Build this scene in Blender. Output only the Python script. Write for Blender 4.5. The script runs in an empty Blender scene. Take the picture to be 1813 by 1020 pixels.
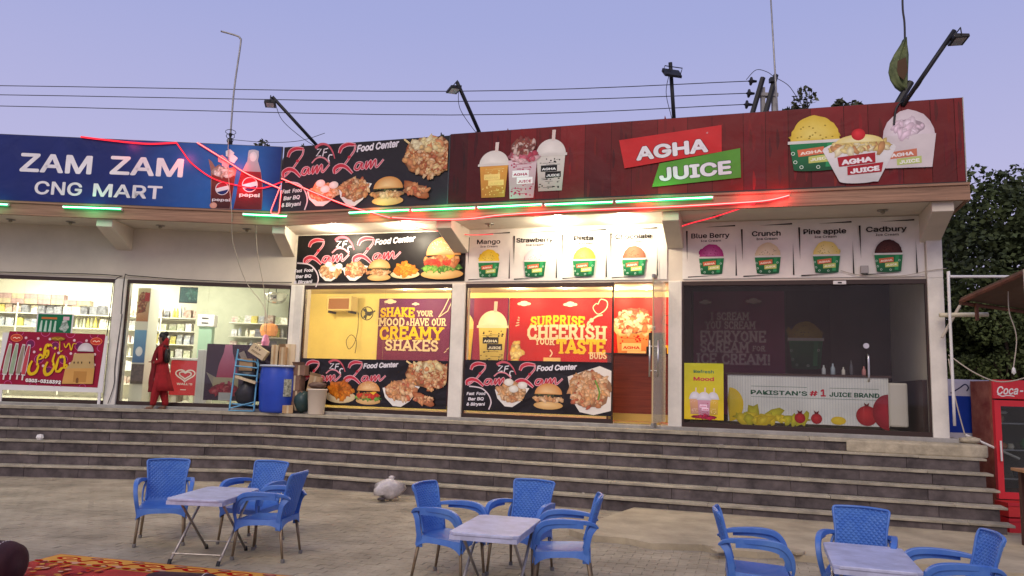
import bpy, math, random, os
from math import sin, cos, pi, radians as R
from mathutils import Vector, Matrix
random.seed(7)
S = bpy.context.scene
COL = S.collection

# ---------------------------------------------------------------- camera
cam_d = bpy.data.cameras.new('camera'); cam = bpy.data.objects.new('camera', cam_d); COL.objects.link(cam)
cam_d.sensor_width = 36; cam_d.lens = 27.03; cam_d.clip_end = 2000; cam_d.clip_start = .05
cam.matrix_world = Matrix.Translation((0, 0, 1.766)) @ Matrix.Rotation(R(90 + 7.41), 4, 'X') @ Matrix.Rotation(R(1.758), 4, 'Z')
S.camera = cam
# ---------------------------------------------------------------- dusk sky
w = bpy.data.worlds.new('World'); S.world = w; w.use_nodes = True
nt = w.node_tree; nt.nodes.clear()
out = nt.nodes.new('ShaderNodeOutputWorld'); mixs = nt.nodes.new('ShaderNodeMixShader')
sky = nt.nodes.new('ShaderNodeTexSky'); sky.sky_type = 'NISHITA'; sky.sun_disc = False
sky.sun_elevation = R(2.0); sky.sun_rotation = R(200); sky.dust_density = 3
b1 = nt.nodes.new('ShaderNodeBackground'); b1.inputs[1].default_value = .10
b2 = nt.nodes.new('ShaderNodeBackground'); b2.inputs[1].default_value = 1.0
tc = nt.nodes.new('ShaderNodeTexCoord'); sx = nt.nodes.new('ShaderNodeSeparateXYZ'); rp = nt.nodes.new('ShaderNodeValToRGB')
nt.links.new(tc.outputs['Generated'], sx.inputs[0]); nt.links.new(sx.outputs['Z'], rp.inputs[0])
rp.color_ramp.elements[0].position = 0.0; rp.color_ramp.elements[0].color = (.60, .53, .75, 1)
rp.color_ramp.elements[1].position = .75; rp.color_ramp.elements[1].color = (.29, .34, .67, 1)
e = rp.color_ramp.elements.new(.44); e.color = (.385, .415, .735, 1)
e = rp.color_ramp.elements.new(.22); e.color = (.52, .50, .77, 1)
nt.links.new(sky.outputs[0], b1.inputs[0]); nt.links.new(rp.outputs[0], b2.inputs[0])
mixs.inputs[0].default_value = .86
nt.links.new(b1.outputs[0], mixs.inputs[1]); nt.links.new(b2.outputs[0], mixs.inputs[2]); nt.links.new(mixs.outputs[0], out.inputs[0])
# low soft glow of the set sun, from behind the camera
sd = bpy.data.lights.new('sun', 'SUN'); sd.energy = 1.5; sd.angle = R(35); sd.color = (1, .84, .64)
so = bpy.data.objects.new('sun', sd); COL.objects.link(so)
so.rotation_euler = (R(50), 0, R(-18))
S.view_settings.view_transform = 'Standard'; S.view_settings.look = 'None'; S.view_settings.gamma = 1
S.view_settings.exposure = 0.15; S.view_settings.use_curve_mapping = False
S.cycles.max_bounces = 7; S.cycles.transparent_max_bounces = 12; S.cycles.sample_clamp_indirect = 4
S.cycles.use_denoising = True

# ---------------------------------------------------------------- helpers
P = 1.146                                    # height of the platform above the yard
CO = Vector((-4.405, 15.634, 0))             # inner corner of the two shop fronts
AL, AR = R(2.89), R(-17.108)
RISE, TREAD, NOSE = .191, .283, .495

def lin(c):
    return tuple(((x/255)/12.92 if x/255 <= .04045 else ((x/255 + .055)/1.055)**2.4) for x in c)
def W(wing, s, off, z=0.0):
    """world point: s along the front, off towards the yard, z up"""
    a = AL if wing == 'L' else AR
    return Vector((CO.x + s*cos(a) + off*sin(a), CO.y + s*sin(a) - off*cos(a), z))
def ANG(wing): return AL if wing == 'L' else AR

def mat(name, rgb, rough=.7, metal=0, noise=0.0, nscale=4, bump=0.0, bscale=30, rnd=0.0, spec=.4, col2=None, stretch=None):
    m = bpy.data.materials.new(name); m.use_nodes = True; n = m.node_tree; B = n.nodes['Principled BSDF']
    B.inputs['Roughness'].default_value = rough; B.inputs['Metallic'].default_value = metal
    B.inputs['Specular IOR Level'].default_value = spec
    B.inputs['Base Color'].default_value = (*rgb, 1)
    last = None
    if noise or bump or stretch:
        t = n.nodes.new('ShaderNodeTexCoord'); mp = n.nodes.new('ShaderNodeMapping')
        n.links.new(t.outputs['Object'], mp.inputs[0])
        if stretch: mp.inputs['Scale'].default_value = stretch
    if rnd:
        oi = n.nodes.new('ShaderNodeObjectInfo')
    if noise:
        no = n.nodes.new('ShaderNodeTexNoise'); no.inputs['Scale'].default_value = nscale; no.inputs['Detail'].default_value = 7
        no.inputs['Roughness'].default_value = .65
        if rnd:
            no.noise_dimensions = '4D'; mu = n.nodes.new('ShaderNodeMath'); mu.operation = 'MULTIPLY'; mu.inputs[1].default_value = 40
            n.links.new(oi.outputs['Random'], mu.inputs[0]); n.links.new(mu.outputs[0], no.inputs['W'])
        n.links.new(mp.outputs[0], no.inputs['Vector'])
        r = n.nodes.new('ShaderNodeValToRGB'); r.color_ramp.elements[0].position = .32; r.color_ramp.elements[1].position = .68
        lo = tuple(max(0, x*(1-noise)) for x in rgb); hi = col2 or tuple(min(1, x*(1+noise)) for x in rgb)
        r.color_ramp.elements[0].color = (*lo, 1); r.color_ramp.elements[1].color = (*hi, 1)
        n.links.new(no.outputs[0], r.inputs[0]); last = r.outputs[0]
    if rnd:
        mr = n.nodes.new('ShaderNodeMapRange'); mr.inputs[3].default_value = 1-rnd; mr.inputs[4].default_value = 1+rnd
        n.links.new(oi.outputs['Random'], mr.inputs[0])
        mx = n.nodes.new('ShaderNodeVectorMath'); mx.operation = 'SCALE'
        if last: n.links.new(last, mx.inputs[0])
        else: mx.inputs[0].default_value = rgb
        n.links.new(mr.outputs[0], mx.inputs['Scale']); last = mx.outputs[0]
    if last: n.links.new(last, B.inputs['Base Color'])
    if bump:
        nb = n.nodes.new('ShaderNodeTexNoise'); nb.inputs['Scale'].default_value = bscale; nb.inputs['Detail'].default_value = 5
        n.links.new(mp.outputs[0], nb.inputs['Vector'])
        bp = n.nodes.new('ShaderNodeBump'); bp.inputs['Strength'].default_value = bump; bp.inputs['Distance'].default_value = .01
        n.links.new(nb.outputs[0], bp.inputs['Height']); n.links.new(bp.outputs[0], B.inputs['Normal'])
    return m
def emis(name, rgb, st):
    m = bpy.data.materials.new(name); m.use_nodes = True; n = m.node_tree; n.nodes.clear()
    o = n.nodes.new('ShaderNodeOutputMaterial'); em = n.nodes.new('ShaderNodeEmission')
    em.inputs[0].default_value = (*rgb, 1); em.inputs[1].default_value = st; n.links.new(em.outputs[0], o.inputs[0]); return m
def glassmat(name, tint=(1, 1, 1), refl=1.0, dirt=.02):
    m = bpy.data.materials.new(name); m.use_nodes = True; n = m.node_tree; n.nodes.clear()
    o = n.nodes.new('ShaderNodeOutputMaterial'); tr = n.nodes.new('ShaderNodeBsdfTransparent'); gl = n.nodes.new('ShaderNodeBsdfGlossy')
    tr.inputs[0].default_value = (*tint, 1); gl.inputs['Roughness'].default_value = .015
    fr = n.nodes.new('ShaderNodeFresnel'); fr.inputs[0].default_value = 1.45
    mu = n.nodes.new('ShaderNodeMath'); mu.operation = 'MULTIPLY'; mu.inputs[1].default_value = refl
    n.links.new(fr.outputs[0], mu.inputs[0])
    mx = n.nodes.new('ShaderNodeMixShader'); n.links.new(mu.outputs[0], mx.inputs[0]); n.links.new(tr.outputs[0], mx.inputs[1]); n.links.new(gl.outputs[0], mx.inputs[2])
    df = n.nodes.new('ShaderNodeBsdfDiffuse'); df.inputs[0].default_value = (.5, .5, .5, 1)
    m2 = n.nodes.new('ShaderNodeMixShader'); 
    t = n.nodes.new('ShaderNodeTexCoord'); no = n.nodes.new('ShaderNodeTexNoise'); no.inputs['Scale'].default_value = 1.5; no.inputs['Detail'].default_value = 6
    n.links.new(t.outputs['Object'], no.inputs['Vector']); md = n.nodes.new('ShaderNodeMath'); md.operation = 'MULTIPLY'; md.inputs[1].default_value = dirt*2
    n.links.new(no.outputs[0], md.inputs[0]); n.links.new(md.outputs[0], m2.inputs[0])
    n.links.new(mx.outputs[0], m2.inputs[1]); n.links.new(df.outputs[0], m2.inputs[2]); n.links.new(m2.outputs[0], o.inputs[0])
    return m
def printmat(name, rough=.5, spec=.25):
    m = bpy.data.materials.new(name); m.use_nodes = True; n = m.node_tree; B = n.nodes['Principled BSDF']
    a = n.nodes.new('ShaderNodeAttribute'); a.attribute_name = 'Col'
    t = n.nodes.new('ShaderNodeTexCoord'); no = n.nodes.new('ShaderNodeTexNoise'); no.inputs['Scale'].default_value = 2.2; no.inputs['Detail'].default_value = 8
    n.links.new(t.outputs['Object'], no.inputs['Vector'])
    mr = n.nodes.new('ShaderNodeMapRange'); mr.inputs[1].default_value = .3; mr.inputs[2].default_value = .7; mr.inputs[3].default_value = .86; mr.inputs[4].default_value = 1.06
    n.links.new(no.outputs[0], mr.inputs[0]); sc = n.nodes.new('ShaderNodeVectorMath'); sc.operation = 'SCALE'
    n.links.new(a.outputs['Color'], sc.inputs[0]); n.links.new(mr.outputs[0], sc.inputs['Scale']); n.links.new(sc.outputs[0], B.inputs['Base Color'])
    B.inputs['Roughness'].default_value = rough; B.inputs['Specular IOR Level'].default_value = spec
    nb = n.nodes.new('ShaderNodeTexNoise'); nb.inputs['Scale'].default_value = 1.6; nb.inputs['Detail'].default_value = 3; nb.inputs['Distortion'].default_value = .6
    n.links.new(t.outputs['Object'], nb.inputs['Vector']); bp = n.nodes.new('ShaderNodeBump'); bp.inputs['Strength'].default_value = .5; bp.inputs['Distance'].default_value = .05
    n.links.new(nb.outputs[0], bp.inputs['Height']); n.links.new(bp.outputs[0], B.inputs['Normal'])
    return m

class MB:
    def __init__(s): s.v = []; s.f = []
    def add(s, vs, fs):
        k = len(s.v); s.v += [tuple(v) for v in vs]; s.f += [tuple(i+k for i in f) for f in fs]; return s
    def box(s, x0, x1, y0, y1, z0, z1):
        return s.add([(x0,y0,z0),(x1,y0,z0),(x1,y1,z0),(x0,y1,z0),(x0,y0,z1),(x1,y0,z1),(x1,y1,z1),(x0,y1,z1)],
                     [(0,3,2,1),(4,5,6,7),(0,1,5,4),(1,2,6,5),(2,3,7,6),(3,0,4,7)])
    def cbox(s, c, d, rz=0, M=None):
        hx, hy, hz = d[0]/2, d[1]/2, d[2]/2
        m = M if M is not None else Matrix.Translation(c) @ Matrix.Rotation(rz, 4, 'Z')
        vs = [m @ Vector(p) for p in [(-hx,-hy,-hz),(hx,-hy,-hz),(hx,hy,-hz),(-hx,hy,-hz),(-hx,-hy,hz),(hx,-hy,hz),(hx,hy,hz),(-hx,hy,hz)]]
        return s.add(vs, [(0,3,2,1),(4,5,6,7),(0,1,5,4),(1,2,6,5),(2,3,7,6),(3,0,4,7)])
    def prism(s, pts, z0, z1):
        n = len(pts)
        s.add([(p[0], p[1], z0) for p in pts] + [(p[0], p[1], z1) for p in pts],
              [tuple(range(n-1, -1, -1)), tuple(range(n, 2*n))] + [(i, (i+1) % n, (i+1) % n+n, i+n) for i in range(n)]); return s
    def xprism(s, pts, x0, x1):               # profile in (y,z)
        n = len(pts)
        s.add([(x0, p[0], p[1]) for p in pts] + [(x1, p[0], p[1]) for p in pts],
              [tuple(range(n)), tuple(range(2*n-1, n-1, -1))] + [(i, i+n, (i+1) % n+n, (i+1) % n) for i in range(n)]); return s
    def rings(s, rings, cap=True, closed=True):
        k = len(s.v); n = len(rings[0])
        for r in rings: s.v += [tuple(p) for p in r]
        for i in range(len(rings)-1):
            for j in range(n if closed else n-1):
                a, b = k+i*n+j, k+i*n+(j+1) % n; s.f.append((a, b, b+n, a+n))
        if cap:
            s.f.append(tuple(k+j for j in range(n-1, -1, -1))); s.f.append(tuple(k+(len(rings)-1)*n+j for j in range(n)))
        return s
    def tube(s, pts, r, n=8, r2=None, flat=1.0):
        pts = [Vector(p) for p in pts]; rs = []; up = Vector((0, 0, 1)); prev = None
        for i, p in enumerate(pts):
            d = (pts[min(i+1, len(pts)-1)] - pts[max(i-1, 0)]).normalized()
            if prev is None:
                u = d.cross(up) if abs(d.z) < .95 else d.cross(Vector((1, 0, 0)))
            else: u = prev - d*prev.dot(d)
            u.normalize(); prev = u; v = d.cross(u)
            rr = r if r2 is None else r + (r2-r)*i/(len(pts)-1)
            rs.append([p + u*cos(2*pi*j/n)*rr + v*sin(2*pi*j/n)*rr*flat for j in range(n)])
        return s.rings(rs)
    def lathe(s, prof, c=(0, 0, 0), n=20):
        return s.rings([[(c[0]+r*cos(2*pi*j/n), c[1]+r*sin(2*pi*j/n), c[2]+z) for j in range(n)] for r, z in prof])
    def mesh(s, name, smooth=False):
        me = bpy.data.meshes.new(name); me.from_pydata(s.v, [], s.f); me.validate(); me.update()
        if smooth:
            me.polygons.foreach_set('use_smooth', [True]*len(me.polygons))
        return me

def link(o, parent=None):
    COL.objects.link(o)
    if parent: o.parent = parent
    return o
def obj(name, mb, m, parent=None, loc=(0, 0, 0), rz=0, smooth=False, bevel=0, rot=None, label=None, kind=None):
    me = mb.mesh(name, smooth) if isinstance(mb, MB) else mb
    if m is not None and not me.materials: me.materials.append(m)
    o = bpy.data.objects.new(name, me); link(o, parent); o.location = loc; o.rotation_euler = rot if rot else (0, 0, rz)
    if bevel:
        b = o.modifiers.new('bevel', 'BEVEL'); b.width = bevel; b.segments = 2; b.limit_method = 'ANGLE'
    if smooth and bevel:
        pass
    if label: o['label'] = label
    if kind: o['kind'] = kind
    return o
def tag(o, label, cat, group=None):
    o['label'] = label; o['category'] = cat
    if group: o['group'] = group
    return o
def thing(name, label, cat, loc=(0, 0, 0), rz=0, group=None):
    o = bpy.data.objects.new(name, None); o.empty_display_size = .1; link(o); o.location = loc; o.rotation_euler = (0, 0, rz)
    return tag(o, label, cat, group)
def struct(o): o['kind'] = 'structure'; return o
def copytree(root, loc, rz, label, group=None):
    r = root.copy(); COL.objects.link(r); r.location = loc; r.rotation_euler = (0, 0, rz); r['label'] = label
    if group: r['group'] = group
    for ch in list(root.children):
        c = ch.copy(); COL.objects.link(c); c.parent = r
        for g in ch.children:
            d = g.copy(); COL.objects.link(d); d.parent = c
    return r
def smoothpath(pts, n=6):
    pts = [Vector(p) for p in pts]; o = []
    for i in range(len(pts)-1):
        p0, p1, p2, p3 = pts[max(i-1, 0)], pts[i], pts[i+1], pts[min(i+2, len(pts)-1)]
        for k in range(n):
            t = k/n
            o.append(.5*((2*p1)+(p2-p0)*t+(2*p0-5*p1+4*p2-p3)*t*t+(3*p1-p0-3*p2+p3)*t**3))
    o.append(pts[-1]); return o

# ---------------------------------------------------------------- print canvas (flat print on signs)
FDIR = os.path.join(bpy.utils.resource_path('LOCAL'), 'datafiles', 'fonts')
def font(fn):
    try: return bpy.data.fonts.load(os.path.join(FDIR, fn))
    except Exception: return None
F_INTER = font('Inter.woff2'); F_BF = None
_glyph = {}
def textgeo(body, bold=0.0, fnt='inter', shear=0.0, space=1.0):
    key = (body, bold, fnt, shear, space)
    if key in _glyph: return _glyph[key]
    cu = bpy.data.curves.new('t', 'FONT'); cu.body = body; cu.size = 1; cu.resolution_u = 3; cu.space_character = space
    if fnt == 'inter' and F_INTER: cu.font = F_INTER
    cu.shear = shear; cu.fill_mode = 'FRONT'
    o = bpy.data.objects.new('t', cu); me = bpy.data.meshes.new_from_object(o)
    vs = [(v.co.x, v.co.y) for v in me.vertices]; fs = [tuple(p.vertices) for p in me.polygons]
    bpy.data.objects.remove(o); bpy.data.curves.remove(cu); bpy.data.meshes.remove(me)
    _glyph[key] = (vs, fs); return vs, fs
SLAB = {  # block letters with slab serifs: (width, strokes, serif points)
 'A': (.8, [[(.05,0),(.4,1),(.75,0)],[(.2,.33),(.6,.33)]], [(.08,0),(.72,0)]),
 'B': (.7, [[(.12,0),(.12,1),(.45,1),(.58,.78),(.45,.54),(.12,.54)],[(.45,.54),(.62,.28),(.48,0),(.12,0)]], []),
 'C': (.72, [[(.64,.72),(.55,.97),(.25,.97),(.1,.7),(.1,.3),(.25,.03),(.55,.03),(.65,.25)]], []),
 'D': (.72, [[(.14,0),(.14,1),(.42,1),(.62,.72),(.62,.28),(.42,0),(.14,0)]], []),
 'E': (.66, [[(.6,.8),(.6,1),(.12,1),(.12,0),(.6,0),(.6,.2)],[(.12,.5),(.48,.5)]], []),
 'F': (.64, [[(.58,.8),(.58,1),(.14,1),(.14,0)],[(.14,.5),(.46,.5)]], [(.14,0)]),
 'H': (.8, [[(.15,0),(.15,1)],[(.65,0),(.65,1)],[(.15,.5),(.65,.5)]], [(.15,0),(.15,1),(.65,0),(.65,1)]),
 'I': (.4, [[(.2,0),(.2,1)]], [(.2,0),(.2,1)]),
 'K': (.78, [[(.15,0),(.15,1)],[(.65,1),(.2,.5),(.68,0)]], [(.15,0),(.15,1),(.66,0),(.62,1)]),
 'M': (.95, [[(.15,0),(.15,1),(.47,.35),(.8,1),(.8,0)]], [(.15,0),(.8,0),(.13,1),(.82,1)]),
 'N': (.85, [[(.15,0),(.15,1),(.68,0),(.68,1)]], [(.15,0),(.13,1),(.68,1)]),
 'O': (.76, [[(.38,.97),(.14,.75),(.1,.5),(.14,.25),(.38,.03),(.62,.25),(.66,.5),(.62,.75),(.38,.97)]], []),
 'P': (.68, [[(.15,0),(.15,1),(.5,1),(.6,.75),(.5,.48),(.15,.48)]], [(.15,0)]),
 'R': (.74, [[(.15,0),(.15,1),(.5,1),(.6,.76),(.5,.52),(.15,.52)],[(.38,.52),(.65,0)]], [(.15,0),(.66,0)]),
 'S': (.66, [[(.56,.78),(.45,.97),(.2,.97),(.1,.75),(.2,.56),(.48,.44),(.58,.24),(.46,.03),(.2,.03),(.08,.24)]], []),
 'T': (.7, [[(.06,.78),(.06,1),(.64,1),(.64,.78)],[(.35,1),(.35,0)]], [(.35,0)]),
 'U': (.8, [[(.14,1),(.14,.28),(.28,.03),(.52,.03),(.66,.28),(.66,1)]], [(.14,1),(.66,1)]),
 'V': (.8, [[(.06,1),(.4,0),(.74,1)]], [(.08,1),(.72,1)]),
 'Y': (.78, [[(.06,1),(.39,.48),(.72,1)],[(.39,.48),(.39,0)]], [(.08,1),(.7,1),(.39,0)]),
 'Z': (.7, [[(.08,.97),(.6,.97),(.1,.03),(.62,.03)]], []),
 '&': (.7, [[(.6,.1),(.2,.7),(.35,.95),(.48,.75),(.12,.3),(.25,.05),(.5,.2),(.6,.42)]], []),
 '!': (.35, [[(.17,.32),(.17,1)],[(.17,0),(.17,.1)]], []), '.': (.3, [[(.15,0),(.15,.1)]], []), ' ': (.4, [], [])}
PRINT = printmat('flat_print'); PRINTG = printmat('glossy_print', .25, .5)
class Pr:
    def __init__(s, parent, m=PRINT, d0=.0025, tf=None):
        s.parent = parent; s.m = m; s.d = d0; s.v = []; s.f = []; s.c = []; s.tf = tf; s.cl = None
    def T(s, p): return s.tf(*p) if s.tf else p
    def raw(s, vs, fs, cols, step=.0003):
        k = len(s.v); c0, c1 = s.cl or (-1e9, 1e9); s.v += [(min(max(p[0], c0), c1), -s.d, p[1]) for p in vs]
        for f in fs:
            s.f.append(tuple(i+k for i in f)); s.c += [cols[i] if isinstance(cols, list) else cols for i in f]
        s.d += step
    def poly(s, pts, c, step=.0003):
        s.raw(pts, [tuple(range(len(pts)))], lin(c), step)
    def grad(s, pts, c0, c1, ax=1, step=.0003):   # print gradient between two inks
        lo = min(p[ax] for p in pts); hi = max(p[ax] for p in pts); a, b = lin(c0), lin(c1)
        cs = [tuple(a[k]+(b[k]-a[k])*((p[ax]-lo)/(hi-lo+1e-9)) for k in range(3)) for p in pts]
        s.raw(pts, [tuple(range(len(pts)))], cs, step)
    def rect(s, x0, y0, x1, y1, c, step=.0003): s.poly([(x0,y0),(x1,y0),(x1,y1),(x0,y1)], c, step)
    def ell(s, x, y, rx, ry, c, c2=None, n=20, a0=0, a1=2*pi, rot=0, wob=0, step=.0003):
        pts = []
        for i in range(n+(0 if a1-a0 > 6.28 else 1)):
            a = a0+(a1-a0)*i/n; k = 1+(random.uniform(-wob, wob) if wob else 0)
            px, py = rx*cos(a)*k, ry*sin(a)*k; pts.append((x+px*cos(rot)-py*sin(rot), y+px*sin(rot)+py*cos(rot)))
        if c2 is None: s.poly(pts, c, step)
        else:
            vs = [(x+.15*rx*-1, y+.25*ry)]+pts; m = len(pts)
            s.raw(vs, [(0, i+1, (i+1) % m+1) for i in range(m)], [lin(c2)]+[lin(c)]*m, step)
    def stroke(s, pts, w, c, sm=True, step=.0003, w2=None):
        P_ = [Vector((p[0], p[1], 0)) for p in pts]
        if sm: P_ = smoothpath(P_, 6)
        n = len(P_); Lft, Rgt = [], []
        for i, p in enumerate(P_):
            d = (P_[min(i+1, n-1)]-P_[max(i-1, 0)]); d.normalize(); q = Vector((-d.y, d.x, 0))
            t = i/(n-1); ww = w if w2 is None else (w*(1-t)+w2*t)
            if callable(w): ww = w(t)
            Lft.append(p+q*ww/2); Rgt.append(p-q*ww/2)
        vs = [(p.x, p.y) for p in Lft]+[(p.x, p.y) for p in Rgt]
        s.raw(vs, [(i, i+1, n+i+1, n+i) for i in range(n-1)], lin(c), step)
    def ring(s, x, y, r, w, c, a0=0, a1=2*pi, ry=None):
        ry = ry or r; s.stroke([(x+r*cos(a0+(a1-a0)*i/20), y+ry*sin(a0+(a1-a0)*i/20)) for i in range(21)], w, c, sm=False)
    def text(s, body, x, y, h, c, width=None, bold=.0, fnt='inter', shear=0, rot=0, align='l', outline=None, ow=.04, space=1.0):
        vs, fs = textgeo(body, bold, fnt, shear, space)
        if not vs: return
        x0 = min(v[0] for v in vs); x1 = max(v[0] for v in vs); k = h/.73; kx = k if width is None else width/(x1-x0)
        if align == 'c': x -= (x1-x0)*kx/2
        def mp(v):
            a, b = (v[0]-x0)*kx, v[1]*k
            return (x+a*cos(rot)-b*sin(rot), y+a*sin(rot)+b*cos(rot))
        def fat(b, cc):                          # heavier weight: the outline swept round a small circle
            if b <= 0: s.raw([mp(v) for v in vs], fs, lin(cc)); return
            for i in range(8): s.raw([mp((v[0]+b*cos(i*pi/4), v[1]+b*sin(i*pi/4))) for v in vs], fs, lin(cc), .00003)
            s.raw([mp(v) for v in vs], fs, lin(cc))
        if outline: fat(bold+ow, outline)
        fat(bold, c)
    def slab(s, body, x, y, h, width, c, t=.2, bend=0):
        tot = sum(SLAB.get(ch, SLAB[' '])[0]+.06 for ch in body); kx = width/tot; cx = x; 
        for ch in body:
            wd, st, se = SLAB.get(ch, SLAB[' ']); jit = random.uniform(-.02, .02)*h
            f = lambda p: (cx+p[0]*kx, y+jit+p[1]*h+bend*sin(pi*(cx+p[0]*kx-x)/width))
            for pl in st:
                q = [f(p) for p in pl]
                for a, b in zip(q[:-1], q[1:]):
                    dx, dy = b[0]-a[0], b[1]-a[1]; l = math.hypot(dx, dy) or 1; tt = t*min(kx, h); ex, ey = dx/l*tt*.35, dy/l*tt*.35
                    nx, ny = -dy/l*tt/2, dx/l*tt/2
                    s.raw([(a[0]-ex+nx, a[1]-ey+ny), (a[0]-ex-nx, a[1]-ey-ny), (b[0]+ex-nx, b[1]+ey-ny), (b[0]+ex+nx, b[1]+ey+ny)], [(0, 1, 2, 3)], lin(c), .00003)
            for p in se:
                a = f(p); l = .2*kx; hh = .07*h
                s.raw([(a[0]-l, a[1]-hh), (a[0]+l, a[1]-hh), (a[0]+l, a[1]+hh), (a[0]-l, a[1]+hh)], [(0, 1, 2, 3)], lin(c), .00003)
            cx += (wd+.06)*kx
        s.d += .0003
    def heap(s, x, y, rx, ry, pal, n, r, seed=1, wob=.25, up=True):
        rg = random.Random(seed); items = []
        for i in range(n):
            a = rg.uniform(0, 2*pi); d = math.sqrt(rg.random()); items.append((x+rx*d*cos(a), y+ry*d*sin(a)))
        if up: items.sort(key=lambda q: -q[1])
        av = tuple(int(sum(c[i] for c in pal)/len(pal)*.72) for i in range(3))
        if n > 12: s.ell(x, y, rx*1.05, ry*1.05, av, n=18, wob=.08, step=.00004)
        for q in items:
            c = rg.choice(pal); k = rg.uniform(.4, 1.15)*r; c = tuple(int(c[i]*.6+av[i]*1.3*.4) for i in range(3)); hi = tuple(min(255, int(z*1.12+6)) for z in c)
            s.ell(q[0], q[1], k*rg.uniform(.9, 2.2), k, tuple(int(z*.86) for z in c), hi, n=9, rot=rg.uniform(0, 3), wob=wob*1.3, step=.00004)
    def flush(s, name, label=None):
        me = bpy.data.meshes.new(name); me.from_pydata(s.v, [], s.f); me.update()
        at = me.color_attributes.new('Col', 'FLOAT_COLOR', 'CORNER')
        flat = []
        for c in s.c: flat += [c[0], c[1], c[2], 1]
        at.data.foreach_set('color', flat); me.materials.append(s.m)
        o = bpy.data.objects.new(name, me); link(o, s.parent)
        if label: o['label'] = label
        s.v = []; s.f = []; s.c = []; s.d += .0003
        return o

# food pictures -------------------------------------------------
CHICK = [(190,120,60),(214,150,84),(170,96,44),(226,176,110),(150,80,40),(200,138,70)]
PALE = [(214,170,120),(232,200,156),(196,140,92),(240,214,176),(180,110,66),(222,160,96)]
REDM = [(206,130,84),(186,84,52),(228,178,128),(240,210,160),(160,62,40),(214,150,96)]
def burger(p, x, y, w, big=False, seed=3):
    h = w*.8
    p.ell(x, y+h*.12, w*.47, h*.16, (206,160,96), (236,200,140))
    if big: p.heap(x, y+h*.24, w*.5, h*.07, [(70,130,40),(110,170,60),(50,100,30),(150,190,80)], 60, w*.045, seed)
    p.heap(x, y+h*.36, w*.46, h*.1, CHICK if big else PALE, 34, w*.06, seed+1)
    if big:
        p.heap(x-w*.05, y+h*.36, w*.4, h*.03, [(200,50,34),(220,80,50)], 12, w*.07, seed+2)
        p.poly([(x+w*.05, y+h*.5), (x+w*.32, y+h*.52), (x+w*.2, y+h*.38)], (240,190,60))
    else: p.heap(x, y+h*.53, w*.42, h*.03, [(70,70,40),(100,110,60),(50,40,30)], 20, w*.04, seed+3)
    p.ell(x, y+h*.55, w*.44, h*.42, (206,140,74), (244,206,150), a0=0, a1=pi, n=18)
    if big:
        rg = random.Random(5)
        for i in range(26): p.ell(x+rg.uniform(-.3,.3)*w, y+h*rg.uniform(.68,.9), w*.012, w*.008, (250,232,196), n=6, step=.00004)
def boat(p, x, y, w, h, pal, seed, eggs=False):
    p.poly([(x-w*.5, y+h*.62), (x-w*.42, y+h*.3), (x-w*.2, y+h*.02), (x+w*.02, y), (x+w*.25, y+h*.2), (x+w*.5, y+h*.7), (x+w*.3, y+h*.75), (x-w*.3, y+h*.7)], (236,232,224))
    p.heap(x, y+h*.55, w*.4, h*.34, pal, 80, w*.06, seed)
    if eggs:
        for ex, ey in ((-.1, .9), (.3, .8), (.05, .66)): p.ell(x+w*ex, y+h*ey, w*.14, w*.1, (220,214,200), (250,248,240))
def plate(p, x, y, w, h, pal, seed):
    p.ell(x, y+h*.24, w*.5, h*.24, (208,186,140), (240,228,196)); p.heap(x, y+h*.5, w*.36, h*.3, pal, 60, w*.075, seed)
def skewers(p, x, y, w, h, seed):
    p.ell(x+w*.16, y+h*.62, w*.52, h*.40, (120,66,34), (190,120,70), n=24, wob=.06)
    p.heap(x+w*.16, y+h*.60, w*.48, h*.36, REDM+PALE+CHICK, 150, w*.05, seed+9)
    for k in range(5): p.stroke([(x-w*.36+k*w*.16, y+h*(1.0-.02*k)), (x-w*.1+k*w*.13, y+h*.78)], w*.035, (236,212,150), sm=False)
    for k in range(4):                          # rows of meat pieces running down to the right
        a = (x-w*.22+k*w*.17, y+h*(.86-.0*k)); b = (x+w*(.20+.14*k), y+h*(.20+.10*k))
        for j in range(7):
            t = j/6; cx_, cy_ = a[0]+(b[0]-a[0])*t, a[1]+(b[1]-a[1])*t
            p.ell(cx_, cy_, w*.085, h*.062, (150,78,40), (226,150,96), n=10, rot=.6, wob=.14, step=.00005)
            p.heap(cx_, cy_, w*.07, h*.05, REDM+PALE+[(244,226,160)], 7, w*.035, seed+k*20+j)
    p.heap(x+w*.1, y+h*.86, w*.32, h*.12, [(244,230,170),(250,240,200),(226,190,120),(214,120,70)], 34, w*.055, seed+5)
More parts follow.
